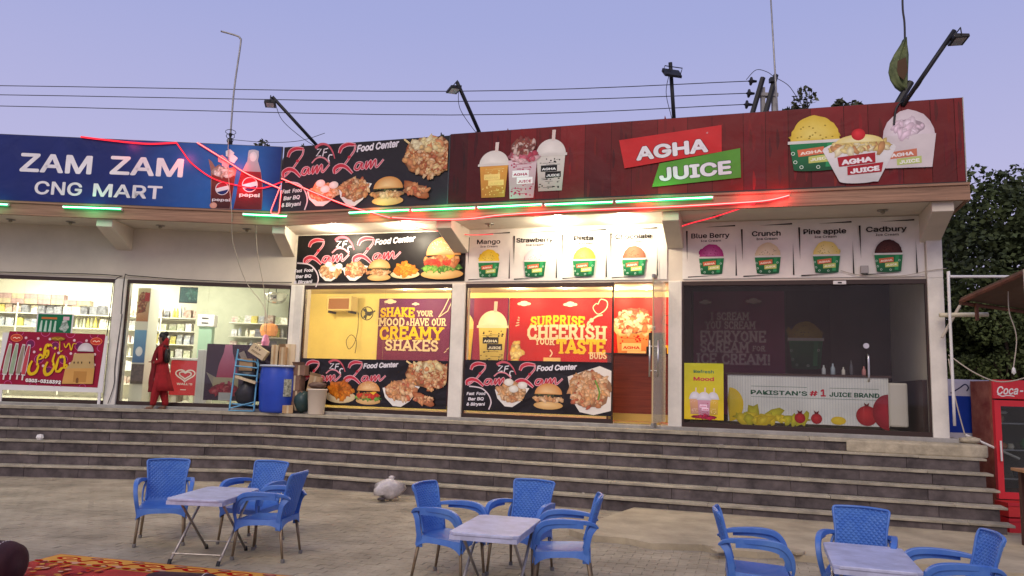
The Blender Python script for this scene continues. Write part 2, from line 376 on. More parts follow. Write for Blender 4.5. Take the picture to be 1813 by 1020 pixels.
def zfc_logo(p, u0, v0, k, circle=True, cx=0, cy=0, ky=None):
    ky = ky or k
    """script lettering in two inks; art units are scaled by k metres from the lower left corner"""
    T = lambda X, Y: (u0+(X-165)*k, v0+((860-Y)-(X-165)*.05)*ky)
    pink, red, white = (214,120,130), (196,48,66), (232,226,232)
    def S_(pts, w, w_end=None):
        q = [T(*a) for a in pts]; ww = lambda t: k*w*(.35+.65*sin(pi*min(1, max(0, t*.9+.08))))
        p.stroke(q, lambda t: ww(t)+k*16, (226,170,178)); p.stroke(q, ww, red)
    def Z(dx, dy):
        S_([(222+dx,278+dy),(245+dx,218+dy),(310+dx,186+dy),(400+dx,192+dy)], 34)
        S_([(400+dx,192+dy),(392+dx,250+dy),(345+dx,320+dy),(290+dx,395+dy),(215+dx,470+dy),(182+dx,490+dy)], 10)
        S_([(182+dx,490+dy),(180+dx,440+dy),(240+dx,408+dy),(310+dx,425+dy),(385+dx,490+dy)], 34)
        p.ell(*T(338+dx, 320+dy), 18*k, 16*k, red)
    def am(dx, dy):
        S_([(470+dx,388+dy),(420+dx,400+dy),(400+dx,452+dy),(440+dx,460+dy),(478+dx,395+dy),(478+dx,455+dy),(510+dx,440+dy)], 16)
        S_([(510+dx,440+dy),(530+dx,378+dy),(525+dx,455+dy),(575+dx,372+dy),(575+dx,450+dy),(625+dx,362+dy),(640+dx,440+dy),(715+dx,360+dy)], 16)
    Z(0, 0); am(0, 0); Z(600, -35); am(610, -48)
    p.stroke([T(540,185), T(600,145), T(680,155), T(740,220), T(775,300)], lambda t: k*34*(1-.7*t), (200,90,104))
    p.stroke([T(510,345), T(570,290), T(650,292), T(720,350)], k*16, (222,140,150))
    p.stroke([T(560,200), T(612,195), T(558,272), T(612,268)], k*13, white, sm=False)
    p.stroke([T(690,190), T(645,200), T(632,275)], k*13, white, sm=False); p.stroke([T(640,236), T(680,230)], k*12, white, sm=False)
    p.stroke([T(745,262), T(712,262), T(700,300), T(716,330)], k*13, white)
    p.text('Food Center', *T(1022,232), 95*ky, white, width=465*k, bold=.035, shear=.25, rot=.06)
    if circle:
        p.stroke([T(180+cx,545+cy), T(330+cx,560+cy), T(420+cx,640+cy), T(455+cx,740+cy), T(430+cx,840+cy)], 15*k, (226,210,214))
        for i, t in enumerate(('Fast  Food', 'Bar BQ', '& Biryani')):
            p.text(t, *T(270+cx, 662+cy+i*72), 54*ky, white, width=(230, 190, 225)[i]*k, bold=.03, shear=.15, align='c', rot=.04)

# ---------------------------------------------------------------- materials
M_dust = mat('dusty_ground', (.31,.25,.16), .95, noise=.25, nscale=.6, bump=.4, bscale=25)
M_paver = mat('dusty_pavers', (.31,.262,.18), .92, noise=.34, nscale=1.3, bump=.35, bscale=40, col2=(.42,.36,.255))
M_conc = mat('worn_concrete', (.38,.32,.215), .9, noise=.28, nscale=1.6, bump=.6, bscale=22)
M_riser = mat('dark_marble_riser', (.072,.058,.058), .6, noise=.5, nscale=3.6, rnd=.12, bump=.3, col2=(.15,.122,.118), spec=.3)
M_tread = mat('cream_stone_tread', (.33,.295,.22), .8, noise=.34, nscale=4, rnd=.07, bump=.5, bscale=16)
M_plinth = mat('grey_cement_sill', (.30,.29,.27), .8, noise=.25, nscale=3, bump=.3)
M_wall = mat('cream_painted_plaster', (.62,.56,.47), .8, noise=.09, nscale=1.1, bump=.12, bscale=14)
M_pill = mat('white_pillar_plaster', (.70,.67,.60), .8, noise=.12, nscale=2.3, bump=.25, bscale=18)
M_bandw = mat('brown_wood_grain_fascia', (.30,.17,.105), .5, noise=.4, nscale=2.5, bump=.1, stretch=(.35, 1, 14), spec=.3)
M_frame = mat('dark_brown_aluminium', (.035,.018,.014), .4, spec=.4)
M_steel = mat('brushed_steel', (.6,.6,.6), .3, metal=1)
M_dirtm = mat('galvanised_metal', (.33,.32,.30), .5, metal=.7, noise=.2, nscale=8)
M_black = mat('black_painted_steel', (.012,.012,.014), .55)
M_board = mat('sign_frame_metal', (.06,.065,.08), .6)
M_white = mat('white_plastic', (.72,.71,.69), .4)
M_inw = mat('shop_interior_white', (.80,.77,.64), .8, noise=.04)
M_yel = mat('yellow_tiled_wall', (.88,.78,.32), .6, noise=.06, nscale=2)
M_ceil = mat('interior_ceiling', (.70,.62,.45), .8)
M_floor = mat('glossy_floor_tile', (.5,.46,.38), .25, noise=.1)
M_greyw = mat('green_grey_interior_wall', (.44,.45,.34), .8, noise=.08)
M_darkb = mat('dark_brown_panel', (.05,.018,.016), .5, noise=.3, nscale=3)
M_wood = mat('red_brown_laminate', (.16,.03,.015), .35, noise=.35, nscale=4, stretch=(.3, 1, 8))
M_glass = glassmat('shop_glass', (.97, .99, .97), .75, .015)
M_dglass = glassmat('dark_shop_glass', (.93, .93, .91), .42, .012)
E_down = emis('downlight_glow', (1, .93, .75), 90)
E_tube = emis('tube_glow', (1, .98, .9), 9)
E_spot = emis('warm_spot_glow', (1, .82, .5), 25)

# ---------------------------------------------------------------- ground
g = MB(); g.add([(-600,-300,0),(600,-300,0),(600,900,0),(-600,900,0)], [(0,1,2,3)])
struct(obj('ground', g, M_dust, loc=(0, 0, -.009)))
g = MB(); rg = random.Random(2)
for i in range(-20, 118):
    for j in range(-14, 72):
        s0 = i*.2+(.1 if j % 2 else 0)-6; o0 = .9+j*.1
        q = W('R', s0+.1, o0+.05)
        if not (-11 < q.x < 9 and 4.3 < q.y < 14.5): continue
        z = -.001+rg.uniform(-.002, .0015); e = .0025
        tl = rg.uniform(-.0012, .0012)
        cs = [W('R', s0+e, o0+e, z+tl), W('R', s0+.2-e, o0+e, z-tl), W('R', s0+.2-e, o0+.1-e, z-tl), W('R', s0+e, o0+.1-e, z+tl)]
        lo = [Vector((c.x, c.y, -.021)) for c in cs]
        g.add(cs+lo, [(3,2,1,0)]+[(a, (a+1) % 4, (a+1) % 4+4, a+4) for a in range(4)])
struct(obj('paving', g, M_paver))['kind'] = 'stuff'
# raised walkway with a broken kerb, in front of the right wing
rg = random.Random(9)
edge = []
s = 6.7
while s < 13.4:
    edge.append((s, 4.45+rg.uniform(-.1, .12)-(.35 if s < 6.9 else 0))); s += rg.uniform(.15, .5)
pts = [W('R', 13.4, 1.85), W('R', 7.2, 1.85)]+[W('R', a, b) for a, b in edge]
walk = struct(obj('walkway', MB().prism([(p.x, p.y) for p in pts], -.02, .07), M_conc))
for k in range(9):
    c = W('R', rg.uniform(7.6, 12.9), 4.47+rg.uniform(-.1, .3)); r0 = rg.uniform(.06, .16)
    tag(obj('concrete_rubble', MB().prism([(r0*rg.uniform(.6,1.2)*cos(a*pi/3), .6*r0*rg.uniform(.6,1.2)*sin(a*pi/3)) for a in range(6)], 0, rg.uniform(.02, .05)), M_conc, loc=(c.x, c.y, .072 if k % 2 else .004), rz=rg.uniform(0, 3), bevel=.006),
        'small broken concrete chip lying along the crumbled walkway kerb', 'rubble', 'chips of the broken kerb')

# ---------------------------------------------------------------- steps
TN = math.tan(R(10))
steps = struct(thing('front_steps', '', 'x')); del steps['label']; del steps['category']; steps['kind'] = 'structure'
rg = random.Random(4)
def slab_row(name, wing, s0, s1, oa, ob, z0, z1, m, ln):
    """row of slabs from offset oa (building side) to ob (yard side), mitred at the inner corner"""
    cuts = [s0]; x = s0
    while x < s1-ln*.6:
        x += ln*rg.uniform(.93, 1.07)
        if x < s1-.2: cuts.append(x)
    cuts.append(s1)
    for i in range(len(cuts)-1):
        a, b = cuts[i], cuts[i+1]; g_ = .0018
        A0 = A1 = a+g_; B0 = B1 = b-g_
        if wing == 'L' and i == len(cuts)-2: B0, B1 = -oa*TN*1.0, -ob*TN
        if wing == 'R' and i == 0: A0, A1 = oa*TN, ob*TN
        mid = W(wing, (a+b)/2, (oa+ob)/2, z0)
        loc = [(A0-(a+b)/2, -oa+(oa+ob)/2), (A1-(a+b)/2, -ob+(oa+ob)/2), (B1-(a+b)/2, -ob+(oa+ob)/2), (B0-(a+b)/2, -oa+(oa+ob)/2)]
        obj(name, MB().prism(loc, 0, z1-z0), m, steps, loc=(mid.x, mid.y+rg.uniform(-.005, .005), z0+rg.uniform(-.003, .003)), rz=ANG(wing)+rg.uniform(-.002, .002), bevel=.005)
for n in range(6):
    o = NOSE+n*TREAD; z = P-n*RISE; th = .032 if n else .055
    o_in = o-TREAD-.02 if n else .22
    for wing, s0, s1 in (('L', -10.4, -(o)*TN), ('R', o*TN, 12.12)):
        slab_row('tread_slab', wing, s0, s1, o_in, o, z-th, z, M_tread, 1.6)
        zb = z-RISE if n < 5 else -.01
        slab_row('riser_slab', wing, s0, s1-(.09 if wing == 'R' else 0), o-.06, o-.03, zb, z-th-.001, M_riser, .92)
core = MB()
for n in range(6):
    o = NOSE+n*TREAD-.065; zt = P-n*RISE-.065
    L0 = [W('L', -10.4, -.3), W('L', -10.4, o), W('L', -o*TN, o), W('R', 12.0, o), W('R', 12.0, -.3), W('R', 0, -.3)]
    core.prism([(p.x, p.y) for p in L0][::-1], -.3+n*.001, zt-.0007*n)
obj('masonry_core', core, M_conc, steps)
pl = MB()
for wing, s0, s1 in (('L', -10.4, -.01), ('R', .01, 11.95)):
    A = [W(wing, s0, -.35), W(wing, s0, .219), W(wing, s1 if wing == 'R' else -.219*TN, .219), W(wing, s1, -.35)] if wing == 'L' else [W(wing, s0, -.35), W(wing, .219*TN, .219), W(wing, s1, .219), W(wing, s1, -.35)]
    pl.prism([(p.x, p.y) for p in A], P-.06, P+.055)
obj('sill_course', pl, M_plinth, steps, bevel=.008)
# cement patch over the broken end of the top steps
obj('cement_patch', MB().prism([(0,0),(1.7,0),(1.95,.12),(2.0,.27),(.15,.25)], 0, .19), mat('rough_cement', (.40,.35,.25), .95, noise=.3, nscale=5, bump=1, bscale=20), steps, loc=W('R', 10.25, NOSE+.12, P-RISE-.012), rz=AR, bevel=.03)
tag(obj('paper_ball', MB().lathe([(0,-.05),(.04,-.045),(.065,0),(.05,.05),(0,.06)], n=7), M_white, loc=W('L', -4.1, 1.28, P-3*RISE+.05), rz=1),
    'white crumpled paper lump lying on the steps at the left', 'litter')

rg = random.Random(61)
for k in range(14):
    n = rg.randrange(0, 6); wing = 'R' if k % 3 else 'L'; s_ = rg.uniform(.6, 11.4) if wing == 'R' else rg.uniform(-8, -1); zz = P-n*RISE
    q = W(wing, s_, NOSE+n*TREAD-rg.uniform(.05, .2), zz+.006); r0 = rg.uniform(.012, .035)
    tag(obj('scrap', MB().prism([(r0*rg.uniform(.6,1.4)*cos(a*1.257), r0*rg.uniform(.5,1.1)*sin(a*1.257)) for a in range(5)], 0, .008), [M_tread, M_plinth, M_wall][k % 3], loc=q, rz=rg.uniform(0, 3)),
        'tiny pale scrap of litter on the %s step from the top, %s wing' % (['first','second','third','fourth','fifth','sixth'][n], 'right' if wing == 'R' else 'left'), 'litter', 'scraps of litter on the steps')
# ---------------------------------------------------------------- building
bld = thing('shop_building', 'long single storey cream shop row with a bent front and deep canopy', 'building')
ZW, ZC, ZF, ZR = 3.71, 4.765, 5.005, 5.0       # window head, soffit, fascia top, roof
def part(name, mb, m, wing, s=0, off=0, z=0, bevel=0, parent=bld, smooth=False, rot=None):
    return obj(name, mb, m, parent, loc=W(wing, s, off, z), rz=ANG(wing), bevel=bevel, smooth=smooth)
B = lambda *a: MB().box(*a)
# upper walls, pillars (x along, -y towards the yard)
part('wall', B(-10.4, 0, 0, .22, ZW, ZC+.1), M_wall, 'L'); part('wall', B(0, 11.81, .001, .221, ZW, ZC+.1), M_wall, 'R')
zf0 = P+.055
for wing, s0, s1 in (('L', -9.35, -9.1), ('L', -3.61, -3.38), ('L', -.1, .02), ('R', .0, .19), ('R', 3.434, 3.70), ('R', 7.50, 7.73), ('R', 11.58, 11.81)):
    part('pillar', B(s0-(0 if s1 != .02 else 0), s1, -.07, .25, zf0-.02, ZW+.002), M_pill, wing, bevel=.012)
part('pillar', B(11.58, 11.81, -.07, .0, ZW+.002, ZC), M_pill, 'R', bevel=.012)
# canopy slab, fascia strip, brackets
cs = MB()
for wing, s0, s1 in (('L', -10.4, 0), ('R', 0, 11.99)):
    A = [W(wing, s0, -5.2), W(wing, s0, .97), W(wing, -.97*TN, .97) if wing == 'L' else W(wing, s1, .97), W(wing, s1, -5.2) if wing == 'R' else W('L', .6, -5.2)]
    if wing == 'R': A = [W('R', -1.2, -5.2), W('R', .97*TN, .97), W('R', 11.95, .97), W('R', 11.95, -5.2)]
    cs.prism([(p.x, p.y) for p in A], ZC+(.0 if wing == 'L' else .0012), ZF-.012)
obj('canopy_slab', cs, M_wall, bld)
for wing, a0, a1, b0, b1 in (('L', -10.4, -10.4, -.97*TN, -1.03*TN), ('R', .97*TN, 1.03*TN, 11.95, 12.0)):
    A = [W(wing, a0, .972), W(wing, a1, 1.035), W(wing, b1, 1.035), W(wing, b0, .972)]
    obj('fascia_strip', MB().prism([(p.x, p.y) for p in A], ZC-.02, ZF), M_bandw, bld)
    A = [W(wing, a0, .972), W(wing, a1, 1.06), W(wing, b1, 1.06), W(wing, b0, .972)]
    obj('fascia_lip', MB().prism([(p.x, p.y) for p in A], ZF-.035, ZF+.001), M_bandw, bld)
part('fascia_strip', B(11.952, 12.0, -.97, 5, ZC-.02, ZF), M_bandw, 'R')
brk = [(0, ZC), (-.95, ZC), (-.95, 4.60), (0, 4.30)]
for wing, s0, s1 in (('L', -9.5, -9.2), ('L', -3.66, -3.36), ('L', -.33, -.08), ('R', 3.42, 3.72), ('R', 7.47, 7.75), ('R', 11.50, 11.80)):
    part('canopy_bracket', MB().xprism(brk, s0, s1), M_wall, wing, bevel=.01)
# roof parapet behind the signs and side wall
part('side_wall', B(11.6, 11.8, .25, 5.1, zf0, ZC), M_wall, 'R')
# windows: frame pieces and panes
def window(wing, s0, s1, gm, splits=(), name='window', nopane=False):
    w_ = thing('window', '', 'x'); del w_['label']; del w_['category']; w_.parent = bld; w_.location = W(wing, s0, 0, 0); w_.rotation_euler = (0, 0, ANG(wing))
    L_ = s1-s0; z0 = zf0; z1 = ZW
    obj('head_frame', B(0, L_, -.02, .06, z1-.075, z1-.001), M_frame, w_); obj('sill_frame', B(0, L_, -.02, .06, z0+.001, z0+.075), M_frame, w_)
    obj('side_frame', B(.001, .03, -.015, .055, z0+.076, z1-.076), M_frame, w_); obj('side_frame', B(L_-.03, L_-.001, -.015, .055, z0+.076, z1-.076), M_frame, w_)
    xs = [.031]+[x-s0 for x in splits]+[L_-.031]
    for a, b in zip(xs[:-1], xs[1:]):
        obj('pane', B(a+.002, b-.002, .012, .020, z0+.077, z1-.077), gm, w_)
    return w_
window('L', -9.1, -3.611, M_glass, (-7.3, -5.4)); window('L', -3.379, -.101, M_glass, (-1.76,))
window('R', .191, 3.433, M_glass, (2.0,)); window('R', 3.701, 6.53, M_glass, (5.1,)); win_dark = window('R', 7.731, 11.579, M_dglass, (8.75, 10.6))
# interior shells
def room(nm, pts, z0, z1, mw, mf, mc):
    p2 = [(p.x, p.y) for p in pts]
    obj('interior_floor', MB().add([(x, y, z0) for x, y in p2], [tuple(range(len(p2)))]), mf, bld)
    obj('interior_ceiling', MB().add([(x, y, z1) for x, y in p2], [tuple(range(len(p2)))]), mc, bld)
    for i, m in enumerate(mw):
        if m is None: continue
        a, b = p2[i], p2[(i+1) % len(p2)]
        obj('interior_wall', MB().add([(a[0], a[1], z0), (b[0], b[1], z0), (b[0], b[1], z1), (a[0], a[1], z1)], [(0, 1, 2, 3)]), m, bld)
dv = Vector((-.271, .963, 0))
cB = W('R', 0, -.3); cBk = cB + dv*3.6
zi = P+.05
room('mart', [W('L', -9.4, -.225), W('L', -9.4, -4.8), W('L', -1.0, -4.8), W('L', .02, -.225)], zi, 4.55, [M_inw, M_inw, M_inw, None], M_floor, M_inw)
k0 = W('R', -.06, -.26); kb = W('R', -2.0, -3.5)
room('food', [k0, kb, W('R', 7.6, -3.5), W('R', 7.6, -.226)], zi+.002, 3.99, [M_yel, M_yel, mat('red_side_wall', (.5,.05,.03), .6), None], M_floor, M_ceil)
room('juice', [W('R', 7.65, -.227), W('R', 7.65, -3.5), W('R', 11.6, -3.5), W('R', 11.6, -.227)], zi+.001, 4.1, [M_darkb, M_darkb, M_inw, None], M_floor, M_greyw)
obj('partition_wall', B(0, 2.4, 0, .1, zi+.003, 4.54), M_greyw, bld, loc=W('L', -3.0, -2.9, 0), rz=AL)
obj('brown_wainscot', B(11.52, 11.59, .3, 3.4, zi+.003, 2.1), M_darkb, bld, loc=W('R', 0, 0, 0), rz=AR)

# ---------------------------------------------------------------- lamps
def downlight(wing, s, off, lit, label, group=None):
    t = thing('downlight', label, 'downlight', W(wing, s, off, ZC), ANG(wing), group)
    obj('trim_ring', MB().lathe([(.055,0),(.085,-.004),(.085,-.012),(.05,-.014)], n=16), M_white if lit else M_dirtm, t)
    if lit:
        obj('bulb', MB().lathe([(.0,-.002),(.045,-.005),(.05,-.03),(.03,-.055),(0,-.06)], n=12), E_down, t, smooth=True)
        l = bpy.data.lights.new('downlight_beam', 'POINT'); l.energy = 58; l.color = (1, .88, .66); l.shadow_soft_size = .05
        o = bpy.data.objects.new('downlight_beam', l); link(o, t); o.location = (0, 0, -.13)
    else:
        obj('bulb', MB().lathe([(.0,-.002),(.03,-.005),(.035,-.05),(.0,-.07)], n=10), mat('unlit_lamp', (.3,.27,.2), .4) if 'unlit_lamp' not in bpy.data.materials else bpy.data.materials['unlit_lamp'], t)
downlight('R', 1.10, .55, True, 'lit downlight in the canopy ceiling above the left end of the black food panel')
downlight('R', 2.62, .55, True, 'lit downlight in the canopy ceiling above the right half of the black food panel')
downlight('R', 5.58, .5, True, 'lit downlight in the canopy ceiling above the Pista panel')
downlight('R', 6.75, .5, True, 'lit downlight in the canopy ceiling above the Chocolate panel')
for wing, s, lb in (('R', 4.27, 'unlit downlight in the canopy ceiling above the Mango panel'), ('R', 8.35, 'unlit downlight in the canopy ceiling above the Blue Berry panel'),
                    ('R', 10.9, 'unlit downlight in the canopy ceiling above the Cadbury panel'), ('L', -.96, 'unlit canopy downlight above the second mart window, nearest the corner bracket'),
                    ('L', -2.66, 'unlit canopy downlight just right of the canopy bracket above the mart pillar'), ('L', -4.4, 'unlit canopy downlight just left of the canopy bracket above the mart pillar'),
                    ('L', -5.55, 'unlit canopy downlight at the left edge of the picture')):
    downlight(wing, s, .45, False, lb)
# shop interior lights
for k, (s, o) in enumerate(((-8, -1.6), (-6.2, -1.6), (-4.4, -1.6), (-2.4, -1.4), (-7.2, -3.6), (-5.0, -3.6))):
    t = thing('ceiling_tube', 'white fluorescent tube on the mart ceiling, %s row, %s' % ('rear' if o < -3 else 'front', ['leftmost','second from left','third from left','rightmost','left one','right one'][k]), 'tube light', W('L', s, o, 4.53), AL, 'tube lights on the mart ceiling')
    obj('batten', B(-.62, .62, -.04, .04, -.03, .0), M_white, t); obj('tube', MB().tube([(-.6,0,-.05),(.6,0,-.05)], .018), E_tube, t)
    l = bpy.data.lights.new('tube_light', 'AREA'); l.shape = 'RECTANGLE'; l.size = 1.2; l.size_y = .06; l.energy = 76; l.color = (1, .97, .86)
    lo = bpy.data.objects.new('tube_light', l); link(lo, t); lo.location = (0, 0, -.08)
for s, o, e, lb in ((1.2, -2.6, 1, 'Shake Your Mood wall print'), (2.2, -2.6, 1, 'end of the Shake Your Mood wall print'), (3.9, -2.7, 1, 'tall cup wall print'), (5.0, -2.7, 1, 'Surprise and Cheerish print'), (6.1, -2.9, 1, 'Buds end of the red print'), (6.75, -2.9, 1, 'doorway shake print'), (6.45, -1.2, 1, 'doorway counter'), (-.9, -1.9, 1.4, 'yellow wall'), (.8, -1.0, .8, 'room just inside the left food window')):
    t = thing('ceiling_spot', 'warm ceiling spot lamp over the '+lb, 'spot lamp', W('R', s, o, 3.988), AR)
    obj('spot_ring', MB().lathe([(.05,0),(.07,-.006),(.045,-.01)], n=14), M_white, t); obj('spot_bulb', MB().lathe([(0,-.003),(.04,-.004),(.035,-.03),(0,-.035)], n=10), E_spot, t)
    l = bpy.data.lights.new('spot_beam', 'POINT'); l.energy = 34*e; l.color = (1, .76, .44); l.shadow_soft_size = .05
    lo = bpy.data.objects.new('spot_beam', l); link(lo, t); lo.location = (0, 0, -.12)

# ---------------------------------------------------------------- signs above the canopy
def board(name, label, wing, s0, s1, z0, z1, off, th=.05, m=M_board, cat='sign', struts=True):
    t = thing(name, label, cat, W(wing, 0, off, 0), ANG(wing))
    obj('board', B(s0, s1, 0, th, z0, z1), m, t)
    if struts:
        n = max(2, int((s1-s0)/1.6)); st = MB()
        for i in range(n):
            x = s0+.3+(s1-s0-.6)*i/(n-1); obj('strut', MB().tube([(x, th+.02, z1-.15), (x, th+.75, ZR)], .02, 6), M_board, t)
        obj('frame_rail', B(s0+.02, s1-.02, th+.001, th+.04, z0+.03, z0+.07), M_board, t)
    return t
OFS = 1.045
# blue mart sign
t = board('mart_sign', 'wide blue mart sign with white lettering and soda glass on the canopy', 'L', -10.4, -.215, 5.012, 6.31, OFS)
p = Pr(t); p.grad([(-10.39, 5.02), (-3.2, 5.02), (-3.2, 6.30), (-10.39, 6.30)], (12,36,112), (14,34,104), 0)
p.grad([(-3.2, 5.02), (-.9, 5.02), (-.9, 6.30), (-3.2, 6.30)], (12,36,112), (40,110,190), 0); p.grad([(-.9, 5.02), (-.23, 5.02), (-.23, 6.30), (-.9, 6.30)], (40,110,190), (12,44,120), 0)
p.flush('backdrop_print')
p.text('ZAM', -5.12, 5.60, .485, (236,232,236), width=1.30, bold=.022); p.text('ZAM', -3.44, 5.62, .485, (236,232,236), width=1.34, bold=.022)
p.text('CNG', -4.81, 5.165, .345, (232,228,232), width=.86, bold=.018); p.text('MART', -3.72, 5.165, .345, (232,228,232), width=1.27, bold=.018); p.flush('lettering')
def cola(p, x, y, r):
    p.ell(x, y, r, r, (240,240,244)); p.ell(x, y, r*.9, r*.9, (196,28,48), a0=.25, a1=pi+.35, n=16); p.ell(x, y, r*.9, r*.9, (22,40,110), a0=pi+.7, a1=2*pi-.1, n=16)
    p.stroke([(x-r*.85, y-r*.25), (x, y+r*.02), (x+r*.85, y+r*.28)], r*.42, (244,242,246))
# glass
p.poly([(-1.62,6.0),(-1.55,5.75),(-1.5,5.02),(-1.13,5.02),(-1.07,5.8),(-1.12,5.86),(-1.3,5.8),(-1.4,5.9),(-1.48,5.84),(-1.55,5.95)], (150,110,100)); p.grad([(-1.53,5.68),(-1.5,5.03),(-1.14,5.03),(-1.08,5.68)], (60,16,24), (130,44,36), 1)
p.heap(-1.32, 5.75, .22, .1, [(230,210,200),(250,240,236),(190,150,130)], 30, .035, 4)
for x, y, c in ((-1.36,6.0,(236,160,176)),(-1.22,6.12,(224,226,232)),(-1.15,6.02,(236,236,240)),(-1.28,5.92,(240,180,190))): p.poly([(x-.07,y-.05),(x+.03,y-.09),(x+.09,y+.02),(x,y+.09),(x-.08,y+.05)], c)
cola(p, -1.31, 5.42, .13); p.text('pepsi', -1.48, 5.17, .075, (240,236,240), width=.33, bold=.02); p.ell(-1.45, 5.08, .07, .06, (214,150,130), (230,180,160))
p.flush('glass_picture')
bt = [(-.80,6.22),(-.86,6.2),(-.87,6.1),(-.87,6.0),(-.97,5.75),(-1.02,5.5),(-1.03,5.3),(-1.07,5.03),(-.53,5.03),(-.53,5.3),(-.55,5.55),(-.6,5.8),(-.67,6.0),(-.66,6.1),(-.67,6.2),(-.74,6.22)]
p.grad(bt, (120,20,34), (196,200,210), 1); p.grad([(-.97,5.78),(-1.02,5.5),(-1.03,5.3),(-1.06,5.04),(-.54,5.04),(-.54,5.3),(-.56,5.55),(-.6,5.78)], (92,14,28), (150,26,40), 1)
p.ell(-.765, 6.08, .07, .1, (226,224,228), (246,244,246)); cola(p, -.79, 5.52, .15); p.text('pepsi', -.97, 5.28, .095, (240,236,240), width=.38, bold=.025); p.flush('bottle_picture')
# black food sign
t = board('food_sign', 'black food sign with red script and dish pictures on the canopy beside the mart sign', 'R', .185, 3.652, 5.012, 6.30, OFS)
obj('edge_tube', B(3.655, 3.668, -.01, .04, 5.012, 6.31), M_board, t)
p = Pr(t); p.grad([(.19,5.017),(3.65,5.017),(3.65,6.295),(.19,6.295)], (44,40,50), (36,32,36), 1); p.flush('backdrop_print')
zfc_logo(p, .18, 5.01, .00187, cx=32); p.flush('lettering')
boat(p, 1.12, 5.08, .72, .50, PALE, 11, True); boat(p, 1.79, 5.05, .70, .60, PALE+REDM, 12); burger(p, 2.48, 5.06, .68, seed=14)
p.cl = (.19, 3.645); skewers(p, 3.12, 5.36, 1.0, .92, 15); p.ell(3.05, 5.30, .30, .11, (150,80,44), (222,150,98), rot=-.5, n=16, wob=.1); p.heap(3.05, 5.30, .24, .09, REDM, 30, .04, 16); p.flush('dish_pictures')
# red juice sign
t = board('juice_sign', 'long red plank-print juice sign with cups on the canopy of the right wing', 'R', 3.67, 11.95, 5.012, 6.325, OFS)
p = Pr(t); x = 3.675; rg = random.Random(21); jn = [(112,22,26),(124,26,30),(102,19,23),(132,28,32),(116,23,27)]
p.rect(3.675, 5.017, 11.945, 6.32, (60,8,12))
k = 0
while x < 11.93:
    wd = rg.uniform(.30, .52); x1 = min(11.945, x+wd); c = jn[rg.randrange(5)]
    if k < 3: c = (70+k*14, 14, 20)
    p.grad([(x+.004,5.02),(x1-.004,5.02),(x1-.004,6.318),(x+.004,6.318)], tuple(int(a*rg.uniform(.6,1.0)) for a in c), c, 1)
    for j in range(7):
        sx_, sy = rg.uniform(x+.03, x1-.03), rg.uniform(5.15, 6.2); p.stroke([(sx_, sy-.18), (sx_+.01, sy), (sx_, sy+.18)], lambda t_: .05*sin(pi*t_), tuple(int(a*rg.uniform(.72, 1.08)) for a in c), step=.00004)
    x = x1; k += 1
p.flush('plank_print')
def cup(p, x, y, w, h, body, lid=(222,214,206), straw=True, mk=(200,60,90), top=None, txt=True, sd=1):
    p.grad([(x-w*.36,y),(x+w*.36,y),(x+w*.44,y+h*.62),(x-w*.44,y+h*.62)], tuple(int(a*.8) for a in body), body, 1)
    rg = random.Random(sd)
    for i in range(60):
        yy = y+h*rg.uniform(.04,.56)
        if .24 < (yy-y)/h < .44: continue
        p.rect(x+rg.uniform(-.36,.3)*w, yy, x+rg.uniform(-.36,.3)*w*.1+rg.uniform(-.3,.34)*w, yy+h*.006, mk, step=.00002) if i % 3 == 0 else p.ell(x+rg.uniform(-.34,.34)*w, yy, w*rg.uniform(.015,.04), h*rg.uniform(.006,.018), mk, n=7, step=.00002)
    if txt:
        p.rect(x-w*.3, y+h*.34, x+w*.2, y+h*.45, tuple(min(255,a+60) for a in body) if mk != (20,20,20) else mk); p.rect(x-w*.16, y+h*.23, x+w*.32, y+h*.335, tuple(min(255,a+60) for a in body) if mk != (20,20,20) else mk)
        tcx = mk if mk != (20,20,20) else (240,240,236)
        p.text('AGHA', x-w*.26, y+h*.365, h*.055, tcx, width=w*.42, bold=.03); p.text('JUICE', x-w*.12, y+h*.25, h*.055, tcx, width=w*.4, bold=.03)
    if top:
        p.heap(x, y+h*.68, w*.44, h*.09, top, 40, w*.1, sd); p.heap(x, y+h*.84, w*.36, h*.12, [(90,36,30),(230,206,190),(150,70,50),(240,226,214),(120,30,30)], 60, w*.06, sd+1)
    else:
        p.ell(x, y+h*.64, w*.46, h*.27, lid, tuple(min(255, a+26) for a in lid), a0=0, a1=pi); p.rect(x-w*.5, y+h*.61, x+w*.5, y+h*.655, lid)
        if straw: p.poly([(x+w*.02,y+h*.88),(x+w*.12,y+h*.88),(x+w*.14,y+h*1.07),(x+w*.03,y+h*1.07)], (226,206,196))
cup(p, 4.53, 5.10, .60, .94, (230,160,70), mk=(240,206,120), sd=2); cup(p, 5.57, 5.17, .58, 1.02, (226,218,208), mk=(20,20,20), sd=3); cup(p, 5.06, 5.06, .60, 1.12, (224,196,202), mk=(176,30,80), top=[(170,34,60),(236,220,214),(200,90,110)], sd=4)
p.flush('cup_pictures')
def agha(p, x, y, w, h, c1=(206,40,44), c2=(88,152,52), tcx=(238,234,238), g=True):
    """two tilted plates with letters; x,y lower left of the box"""
    q = lambda a, b: (x+a*w, y+b*h)
    p.poly([q(0,.85),q(.85,1.0),q(.85,.545),q(.05,.35)], c1); p.poly([q(.344,.40),q(.995,.585),q(1.0,.09),q(.283,0)], c2)
    a1 = math.atan2(.075*h, .57*w)
    p.text('AGHA', *q(.16,.485), h*.30, tcx, width=w*.575, bold=.036, rot=.07, outline=tuple(int(z*.55) for z in c1) if g else None, ow=.02)
    p.text('JUICE', *q(.354,.105), h*.29, tcx, width=w*.565, bold=.036, rot=.06, outline=tuple(int(z*.5) for z in c2) if g else None, ow=.02)
